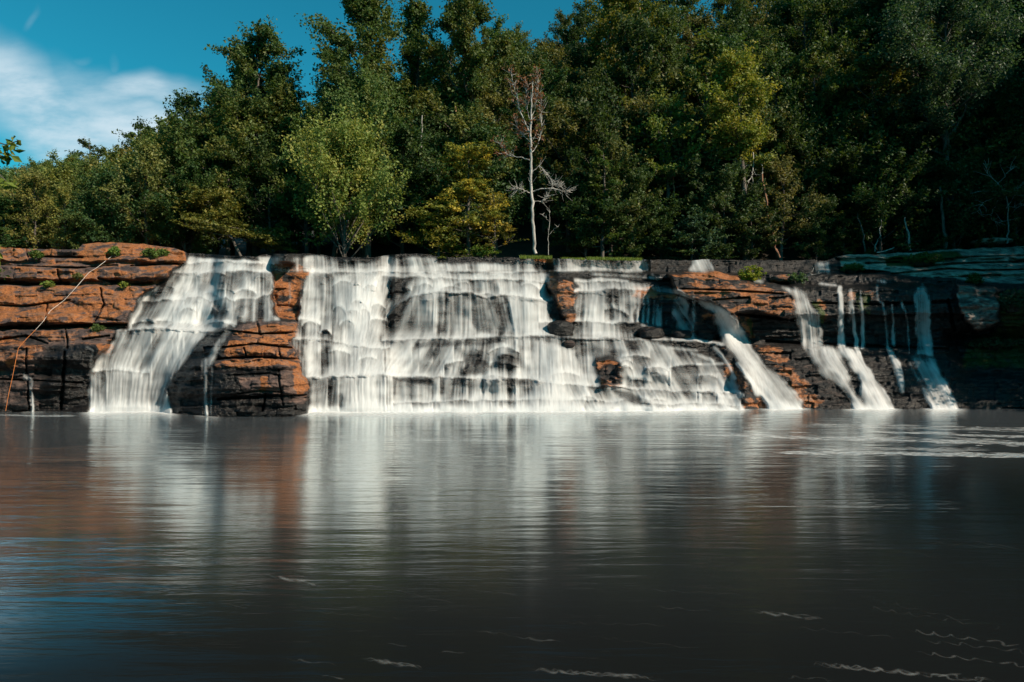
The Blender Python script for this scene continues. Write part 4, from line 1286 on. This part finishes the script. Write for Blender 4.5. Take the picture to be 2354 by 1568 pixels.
# trees on the right bank, just out of view, that shade the right end of the falls
for (x, y, k, sc) in ((40, 38, 1, 1.15), (43, 44, 0, 1.2), (46, 36, 4, 1.2), (52, 42, 0, 1.2), (57, 34, 1, 1.3), (60, 46, 1, 1.3), (55, 56, 0, 1.2), (62, 60, 1, 1.3), (50, 62, 1, 1.2), (62, 36, 0, 1.3), (66, 48, 4, 1.4), (70, 40, 1, 1.3), (80, 46, 0, 1.4), (82, 58, 1, 1.4), (66, 58, 1, 1.3), (58, 40, 0, 1.2), (90, 70, 0, 1.4), (64, 66, 4, 1.4), (58, 52, 0, 1.3), (70, 54, 0, 1.4), (75, 66, 1, 1.4)):
    px = 1177 + x * F / y
    h, style, lm, shp, cw = PROTO[k]
    sc *= 1.12 if x > 50 else .85
    copy_tree(first[k], (x, y, float(ground_z(x, y)) - .2), rng.uniform(0, 6), (sc, sc, sc), "shade tree on the right bank beside the end of the falls", (.9, .95, .9), "shade trees on the right bank")


# ---- the dead tree
def bare_tree(paths_px, Y, seed, twigs=8, twig_len=22, rng_=None):
    """limbs given as lists of (px, py, half width) in frame units, at depth Y; returns metre paths with twigs"""
    g = np.random.default_rng(seed)
    P = []
    for line in paths_px:
        a = np.array(line, float)
        m_ = max(8, int(len(a) * 4))
        s0 = np.linspace(0, 1, len(a)); s1 = np.linspace(0, 1, m_)
        px = np.interp(s1, s0, a[:, 0]) + g.normal(0, .8, m_); py = np.interp(s1, s0, a[:, 1]); hw = np.interp(s1, s0, a[:, 2])
        dy = np.cumsum(g.normal(0, .10, m_)); dy -= dy[0]
        pts = np.array([at(x, y, Y) for x, y in zip(px, py)]); pts[:, 1] += dy
        P.append((pts, hw * Y / F * (.72 if len(line) > 8 else .55)))
        if hw[-1] < 2.2:
            for q in range(twigs):
                i = g.integers(m_ // 3, m_)
                d = pts[min(i + 1, m_ - 1)] - pts[i - 1]; d = d / (np.linalg.norm(d) + 1e-9) + g.normal(0, .55, 3)
                L = twig_len * Y / F * g.uniform(.4, 1.2)
                tw = wander(pts[i], d, L, 5, g, .16, .05)
                P.append((tw, np.linspace(.020, .007, 6)))
    return P


YD = 54.5
limbs = [[(1230, 584, 6), (1227, 530, 5.4), (1223, 470, 5), (1221, 420, 4.6), (1221, 370, 4.2), (1219, 320, 3.6), (1220, 270, 3), (1222, 230, 2.2), (1224, 190, 1.2)],
         [(1220, 308, 2.8), (1207, 282, 2.6), (1195, 250, 2.4), (1186, 215, 2), (1178, 185, 1.5), (1174, 165, .8)],
         [(1219, 368, 2.6), (1200, 360, 2.2), (1178, 356, 1.8), (1166, 350, 1.6), (1160, 338, 1.2), (1150, 322, .8)],
         [(1226, 440, 2.4), (1245, 434, 2.2), (1275, 432, 1.8), (1298, 438, 1), (1306, 436, .7)],
         [(1222, 446, 2), (1208, 440, 1.8), (1196, 436, 1.5), (1184, 436, .8)],
         [(1222, 350, 2), (1238, 330, 1.8), (1244, 300, 1.4), (1245, 260, 1), (1243, 220, .7)],
         [(1221, 330, 1.8), (1205, 310, 1.6), (1196, 300, 1.3), (1188, 286, .8)],
         [(1224, 395, 1.8), (1240, 382, 1.4), (1254, 395, 1.2), (1266, 415, .9)],
         [(1225, 462, 1.4), (1246, 462, 1.2), (1258, 450, .7)],
         [(1222, 270, 1.8), (1232, 240, 1.4), (1236, 205, 1), (1234, 180, .7)], [(1222, 285, 1.4), (1212, 250, 1.2), (1210, 215, 1), (1214, 190, .6)],
         [(1254, 400, 1.2), (1264, 420, 1), (1282, 424, .7), (1290, 420, .5)]]
root = empty("dead_tree", tuple(at(1230, 586, YD)), "tall bare grey dead tree standing on the grassy lip of the falls", "tree")
off = np.array(root.location)
P = bare_tree(limbs, YD, 3, 30, 26)
v, q = tubes([(p - off, r) for p, r in P], 6)
link("trunk", mesh("trunk", v, q, M_BARK_PALE), root)
tips = np.array([p[-1] - off for p, r in P if p[-1][2] > off[2] + 7 and p[-1][0] < off[0] + .6])
lv, lq, la = leaf_cloud(tips, np.full(len(tips), .3), 7, .17, np.random.default_rng(4))
c = link("painted_sun_tips", mesh("painted_sun_tips", lv, lq, M_LEAF['warm_sun'], la, smooth=False), root); c.color = (.55, .62, .7, 1)  # rusty flakes on the upper left twigs, painting in the warm sunlight there

# thin dead sapling beside it
root = empty("dead_sapling", tuple(at(1262, 586, 54.8)), "hair-thin bare sapling right of the tall dead tree", "tree")
off = np.array(root.location)
P = bare_tree([[(1262, 586, 1.5), (1261, 540, 1.3), (1263, 500, .9), (1262, 475, .5)], [(1262, 540, .5), (1275, 525, .4), (1283, 520, .3)], [(1262, 510, .5), (1252, 498, .4), (1246, 492, .3)]], 54.8, 8, 4, 10)
v, q = tubes([(p - off, r) for p, r in P], 5); link("trunk", mesh("trunk", v, q, M_BARK_PALE), root)

# bare branchy shrub at the right edge
root = empty("dead_tree", tuple(at(2316, 560, 57)), "tangled bare dead tree drooping at the right edge above the rock bank", "tree")
off = np.array(root.location)
P = bare_tree([[(2316, 560, 3), (2318, 520, 2.6), (2310, 470, 2.2), (2290, 430, 1.8), (2262, 400, 1.2), (2250, 378, .7)], [(2312, 480, 2), (2335, 440, 1.6), (2350, 420, 1)], [(2305, 460, 1.8), (2280, 455, 1.4), (2250, 470, 1.2), (2238, 488, .7)],
               [(2300, 450, 1.6), (2286, 480, 1.5), (2282, 505, 1.2), (2296, 512, .8), (2306, 508, .5)], [(2312, 470, 1.6), (2340, 478, 1.2), (2354, 470, .8)], [(2290, 430, 1.4), (2310, 400, 1), (2322, 384, .6)], [(2285, 440, 1.2), (2262, 436, 1), (2246, 440, .6)]], 57, 9, 9, 34)
v, q = tubes([(p - off, r) for p, r in P], 5); link("trunk", mesh("trunk", v, q, bark_material("dull_dead_wood", (.16, .15, .14), (.32, .29, .27))), root)

# dead hanging limbs under the sunlit tree, and bare trunks seen in the shade
root = empty("fallen_limb", tuple(at(1735, 445, 58.6)), "pale dead limb hanging below the sunlit tree in the right-hand wood", "branch")
off = np.array(root.location)
P = bare_tree([[(1731, 350, 2), (1730, 385, 1.9), (1726, 405, 1.6), (1712, 430, 1.2), (1702, 445, .8)], [(1728, 400, 1.5), (1735, 430, 1.2), (1752, 455, 1)], [(1748, 372, 1.5), (1752, 400, 1.5), (1740, 420, 1)]], 58.6, 12, 5, 18)
v, q = tubes([(p - off, r) for p, r in P], 5); link("wood", mesh("wood", v, q, M_BARK_PALE), root)

TR_ = [("leaning dim trunk running down to the lip below the sunlit tree", [(1752, 400, 4), (1765, 480, 4.5), (1782, 550, 5), (1792, 592, 5.5)], 57.5, 'warm'),
       ("slanting pale bare trunk at the wood's edge above the pale rock bank", [(2030, 490, 1.6), (2020, 540, 2.6), (2012, 578, 3)], 57.2, 'pale'),
       ("dim trunk leaning left, left of the slanting pale trunk", [(1972, 490, 2), (1982, 540, 3.2), (1988, 580, 3.6)], 57.6, 'grey'),
       ("straight grey trunk above the moss of the pale rock bank", [(2078, 500, 2.4), (2084, 540, 4), (2090, 577, 5)], 57.0, 'pale'),
       ("thick dim trunk near the right edge above the pale rock bank", [(2160, 430, 4), (2163, 500, 5.5), (2168, 574, 7)], 58.0, 'grey'),
       ("straight pale trunk rising between bright tree and amber maple", [(970, 425, 3.4), (969, 350, 3.2), (969, 265, 2.6)], 62, 'pale'),
       ("short pale trunk high behind the amber maple", [(1054, 300, 2.4), (1050, 270, 2.6), (1047, 245, 2)], 63, 'warm'),
       ("orange lit trunk at the top edge of the wood right of the dead tree", [(1475, 84, 3.2), (1473, 50, 3), (1470, 18, 2.6)], 68, 'warm'),
       ("dim trunk under the half-lit small tree", [(1552, 480, 3.6), (1548, 420, 3.4), (1545, 380, 3)], 60.5, 'warm')]
for lab, line, Y, kind in TR_:
    a = np.array(line, float)
    if a[-1, 1] < a[0, 1]: line = line[::-1]; a = a[::-1]
    root = empty("tree_trunk", tuple(at(a[-1, 0], a[-1, 1], Y)), lab, "tree trunk", "bare trunks in the wood")
    off = np.array(root.location)
    P = bare_tree([line], Y, int(a[0, 0]), 0)
    v, q = tubes([(p - off, r) for p, r in P], 7)
    link("stem", mesh("stem", v, q, {'pale': bark_material("pale_bark", (.14, .13, .12), (.32, .3, .28)), 'grey': M_BARK, 'warm': M_BARK_WARM}[kind]), root)


# ------------------------------------------------------------------ shrubs, grass, rope, loose rocks, near branch
def shrub(name, label, px, py, Y, w, h, lm, seed, color=(1, 1, 1), leaf=.14, n=46, cat="shrub", flat=.7):
    g = np.random.default_rng(seed)
    base = at(px, py, Y)
    root = empty(name, tuple(base), label, cat)
    W_ = w * Y / F; H_ = h * Y / F
    paths, cen = [], []
    for k in range(n):
        az = g.uniform(0, 6.28); r = W_ * math.sqrt(g.random())
        tip = np.array([math.cos(az) * r, math.sin(az) * r * .7, H_ * g.uniform(.25, 1.05) * (1 - .5 * (r / W_) ** 2)])
        P = np.array([[0, 0, -.15], tip * .5 + g.normal(0, .05, 3), tip]); P[0, :2] = tip[:2] * .25
        paths.append((P, np.array([.016, .012, .006]))); cen.append(tip); cen.append(tip * .7 + g.normal(0, .08, 3))
    v, q = tubes(paths, 4); link("stems", mesh("stems", v, q, M_BARK), root)
    lv, lq, la = leaf_cloud(np.array(cen), g.uniform(.10, .26, len(cen)), 13, leaf, g, flat)
    c = link("leaves", mesh("leaves", lv, lq, M_LEAF[lm], la, smooth=False), root); c.color = (*color, 1)
    return root


def on(px, py, dd=.1):
    return rock_depth(px, py) - dd


shrub("shrub", "small green shrub on the orange shelf beside the top end of the rope", 264, 586, on(264, 586), 13, 20, 'bright', 1, (.8, 1, .7))
shrub("shrub", "wide green shrub near the right end of the orange shelf's top", 346, 590, on(346, 590), 17, 19, 'mid', 2, (1.0, 1.1, .8))
shrub("shrub", "low green tuft right of the wide shrub on the orange shelf", 374, 584, on(374, 584), 11, 10, 'bright', 3, (.7, .8, .6))
shrub("shrub", "dark green shrub in a hollow at the orange shelf's left end", 84, 592, on(84, 592), 12, 16, 'mid', 4, (.9, 1, .7))
shrub("plant", "tiny green plant in a crack midway down the orange shelf", 110, 656, on(110, 656), 9, 9, 'bright', 5, (.8, .9, .6), n=18)
shrub("plant", "tiny plant beside the white part of the rope", 178, 638, on(178, 638), 8, 8, 'olive', 6, n=16)
shrub("plant", "small plant under the orange slab near the left cascade", 226, 756, on(226, 756), 12, 7, 'mid', 7, n=18)
shrub("plant", "tiny plant on the orange shelf close to the left cascade", 286, 658, on(286, 658), 6, 7, 'bright', 8, (.9, .9, .5), n=12)
shrub("shrub", "bright yellow-green shrub growing on the orange slab at right", 1728, 648, on(1728, 640, .5), 30, 40, 'bright', 9, (1.5, 1.35, .5), n=60, leaf=.15)
shrub("shrub", "thin grey-green shrub right of the bright yellow-green shrub", 1832, 650, on(1832, 648, .4), 24, 24, 'teal', 10, (1.3, 1.3, .9), n=30)
shrub("shrub", "dark green bush on the moss of the pale rock bank", 2120, 606, on(2120, 604, .3), 46, 26, 'mid', 11, (.9, 1, .7), n=110)
shrub("shrub", "small bush at the left part of the pale rock bank", 1960, 622, on(1960, 620, .3), 24, 16, 'mid', 12, (.9, 1, .7), n=50)
shrub("shrub", "dark bush in a notch at the right of the pale rock bank", 2240, 652, on(2240, 648, .3), 16, 24, 'mid', 13, (.8, .9, .7), n=40)
shrub("shrub", "dark hanging bush on the black cliff at the right edge", 2330, 712, on(2330, 705, .3), 44, 46, 'teal', 14, (.8, .9, .8), n=110)
shrub("shrub", "dim bush on the undercut below the pinkish streaked block", 2280, 800, on(2280, 795, .3), 60, 24, 'teal', 15, (.8, .9, .7), n=90)
shrub("shrub", "small bright shoot on the lip below the amber maple", 1108, 590, 55.6, 42, 26, 'bright', 16, (.8, .95, .5), n=70)

# dead twig lying beside the thin shrub, drift log on the bank
root = empty("branch", tuple(at(1836, 640, on(1836, 640, .3))), "bare pale branch leaning out of the thin grey-green shrub", "branch")
off = np.array(root.location)
P = bare_tree([[(1834, 645, 1.3), (1855, 634, 1.1), (1885, 628, .7)], [(1850, 636, .9), (1868, 622, .6)]], on(1850, 636, .4), 5, 4, 14)
v, q = tubes([(p - off, r) for p, r in P], 5); link("wood", mesh("wood", v, q, M_BARK_PALE), root)
root = empty("log", tuple(at(2035, 580, 56)), "short pale driftwood log on the left part of the pale rock bank", "log")
off = np.array(root.location)
P = bare_tree([[(2015, 581, 2.5), (2035, 577, 2.5), (2052, 570, 1.5)]], 55.3, 5, 0)
v, q = tubes([(p - off, r) for p, r in P], 7); link("wood", mesh("wood", v, q, M_BARK_PALE), root)

# grass on the lip
V, Q, T = [], [], []
g = np.random.default_rng(31)
o = 0
for (xa, xb, n, hh) in ((1196, 1268, 900, 8), (1292, 1345, 500, 5), (1350, 1440, 1100, 7), (1435, 1475, 420, 7)):
    for _ in range(n):
        px = g.uniform(xa, xb); Y = 52.6 + g.uniform(-.1, 1.6)
        b = at(px, np.interp(px, TOP[:, 0], TOP[:, 1]) + 2.5, Y)
        H_ = hh * Y / F * g.uniform(.5, 1.3); w_ = .02
        tip = b + np.array([g.normal(0, .09), g.normal(0, .09), H_])
        dx = np.array([w_, g.normal(0, w_), 0])
        V += [b - dx, b + dx, tip]; Q.append((o, o + 1, o + 2)); o += 3
        T += [g.random()] * 3
c = link("grass", mesh("grass", np.array(V), np.array(Q), M_LEAF['bright'], {'tone': np.array(T), 'clump': np.array(T) * .7}, smooth=False)); c.color = (1.0, 1.0, .6, 1)
tag(c, "short bright grass along the lip by the dead tree", "grass", kind='stuff')

# rope: white above, orange below
mw = plain_noise_material("white_rope", (.62, .55, .52), (.78, .72, .68), 20)
mo = plain_noise_material("orange_rope", (.45, .13, .03), (.62, .2, .05), 20)
root = empty("rope", tuple(at(258, 588, on(258, 588))), "long thin rope, white above and orange below, strung down the orange rock shelf", "rope")
off = np.array(root.location)


def rope_part(name, pts, mat, rad):
    a = np.array(pts, float)
    s0 = np.linspace(0, 1, len(a)); s1 = np.linspace(0, 1, 40)
    p = np.array([at(np.interp(t, s0, a[:, 0]), np.interp(t, s0, a[:, 1]), np.interp(t, s0, a[:, 2])) for t in s1])
    v, q = tubes([(p - off, np.full(40, rad))], 6)
    link(name, mesh(name, v, q, mat), root)


rd = [(258, 588), (222, 616), (205, 626), (172, 664), (148, 690), (116, 714), (100, 738), (82, 758)]
dd = [min(on(a, b, .18), 48.4 - (b - 588) * .034) for a, b in rd]
rope_part("white_section", [(a, b, d) for (a, b), d in zip(rd, dd)], mw, .010)
low = [(82, 758, dd[-1]), (60, 780, 41.5), (42, 801, 40.7), (34, 840, 40.2), (28, 870, 40.0), (20, 905, 39.7), (13, 945, 39.5)]
rope_part("orange_section", low, mo, .011)


# loose rocks
def boulder(label, px, py, Y, w, h, seed, dryv, orgv, palev=0, depth=1.0):
    g = np.random.default_rng(seed)
    nu, nv = 40, 24
    th, ph = np.meshgrid(np.linspace(0, 2 * np.pi, nu, endpoint=False), np.linspace(-.5 * np.pi, .5 * np.pi, nv))
    d = np.stack([np.cos(ph) * np.cos(th), np.cos(ph) * np.sin(th), np.sin(ph)], -1)
    d = np.sign(d) * np.abs(d) ** .72
    r = 1 + .35 * (fbm(d[..., 0] * 1.6 + seed * 3, d[..., 2] * 2.2 + d[..., 1] * 1.3, seed, 4) - .5)
    V = d * r[..., None] * np.array([w * Y / F, depth, h * Y / F])
    i = np.arange(nu * nv).reshape(nv, nu); i2 = np.roll(i, -1, 1)
    Q = np.stack([i[:-1], i2[:-1], i2[1:], i[1:]], -1).reshape(-1, 4)
    n = nu * nv
    ob = link("boulder", mesh("boulder", V.reshape(-1, 3), Q, M_ROCK, {'dry': np.full(n, dryv), 'orange': np.full(n, orgv), 'pale': np.full(n, palev), 'moss': np.zeros(n)}), None, tuple(at(px, py, Y)))
    tag(ob, label, "boulder", "loose boulders on the ledges")


boulder("dark wet boulder at the foot of the black pillar beside the right veil", 1288, 758, on(1288, 752, .2), 30, 20, 3, .06, .1)
boulder("small brown boulder on the main ledge right of the central curtain", 1308, 791, on(1308, 790, .15), 13, 9, 4, .5, .2, 0, .4)
boulder("dark boulder with water sliding over its back below the right veil", 1495, 768, on(1495, 760, 0), 30, 16, 5, .06, .05)
boulder("round brown boulder at the left foot of the diagonal stream's head", 1565, 772, on(1565, 765, 0), 24, 14, 6, .2, .3)
boulder("flat pale rock lying under the trees at the right edge", 2280, 556, 58.5, 38, 7, 7, .8, 0, .7, 1.2)
boulder("squat pinkish boulder between the two shrubs on the right ledge", 1797, 641, on(1797, 640, .3), 24, 9, 8, .7, .3, .3, .7)

# leafy branch hanging into view at the left, close to the camera
g = np.random.default_rng(77)
YB = 7.0
root = empty("branch", tuple(at(-120, 330, YB)), "blurred leafy twig hanging in at the left edge of the picture", "branch")
off = np.array(root.location)
P = [[(-120, 330), (-40, 305), (10, 320), (50, 335)], [(-60, 310), (-10, 345), (30, 365)], [(-120, 330), (-40, 380), (5, 395), (25, 412)], [(-120, 330), (-80, 480), (-30, 560), (5, 590)], [(-80, 470), (-40, 520), (-2, 545)], [(-60, 530), (-20, 600), (10, 625)]]
paths, lc = [], []
for line in P:
    a = np.array([at(x, y, YB) for x, y in line]) + g.normal(0, .03, (len(line), 3))
    s0 = np.linspace(0, 1, len(a)); s1 = np.linspace(0, 1, 14)
    pp = np.stack([np.interp(s1, s0, a[:, k]) for k in range(3)], 1) - off
    paths.append((pp, np.linspace(.012, .004, 14)))
    for i in range(4, 14): lc += [pp[i] + g.normal(0, .03, 3) + np.array([0, 0, -.03])]
v, q = tubes(paths, 6); link("twigs", mesh("twigs", v, q, M_BARK), root)
lv, lq, la = leaf_cloud(np.array(lc), np.full(len(lc), .06), 4, .075, g, 1, .1)
c = link("leaves", mesh("leaves", lv, lq, M_LEAF['bright'], la, smooth=False), root); c.color = (.9, .9, .5, 1)
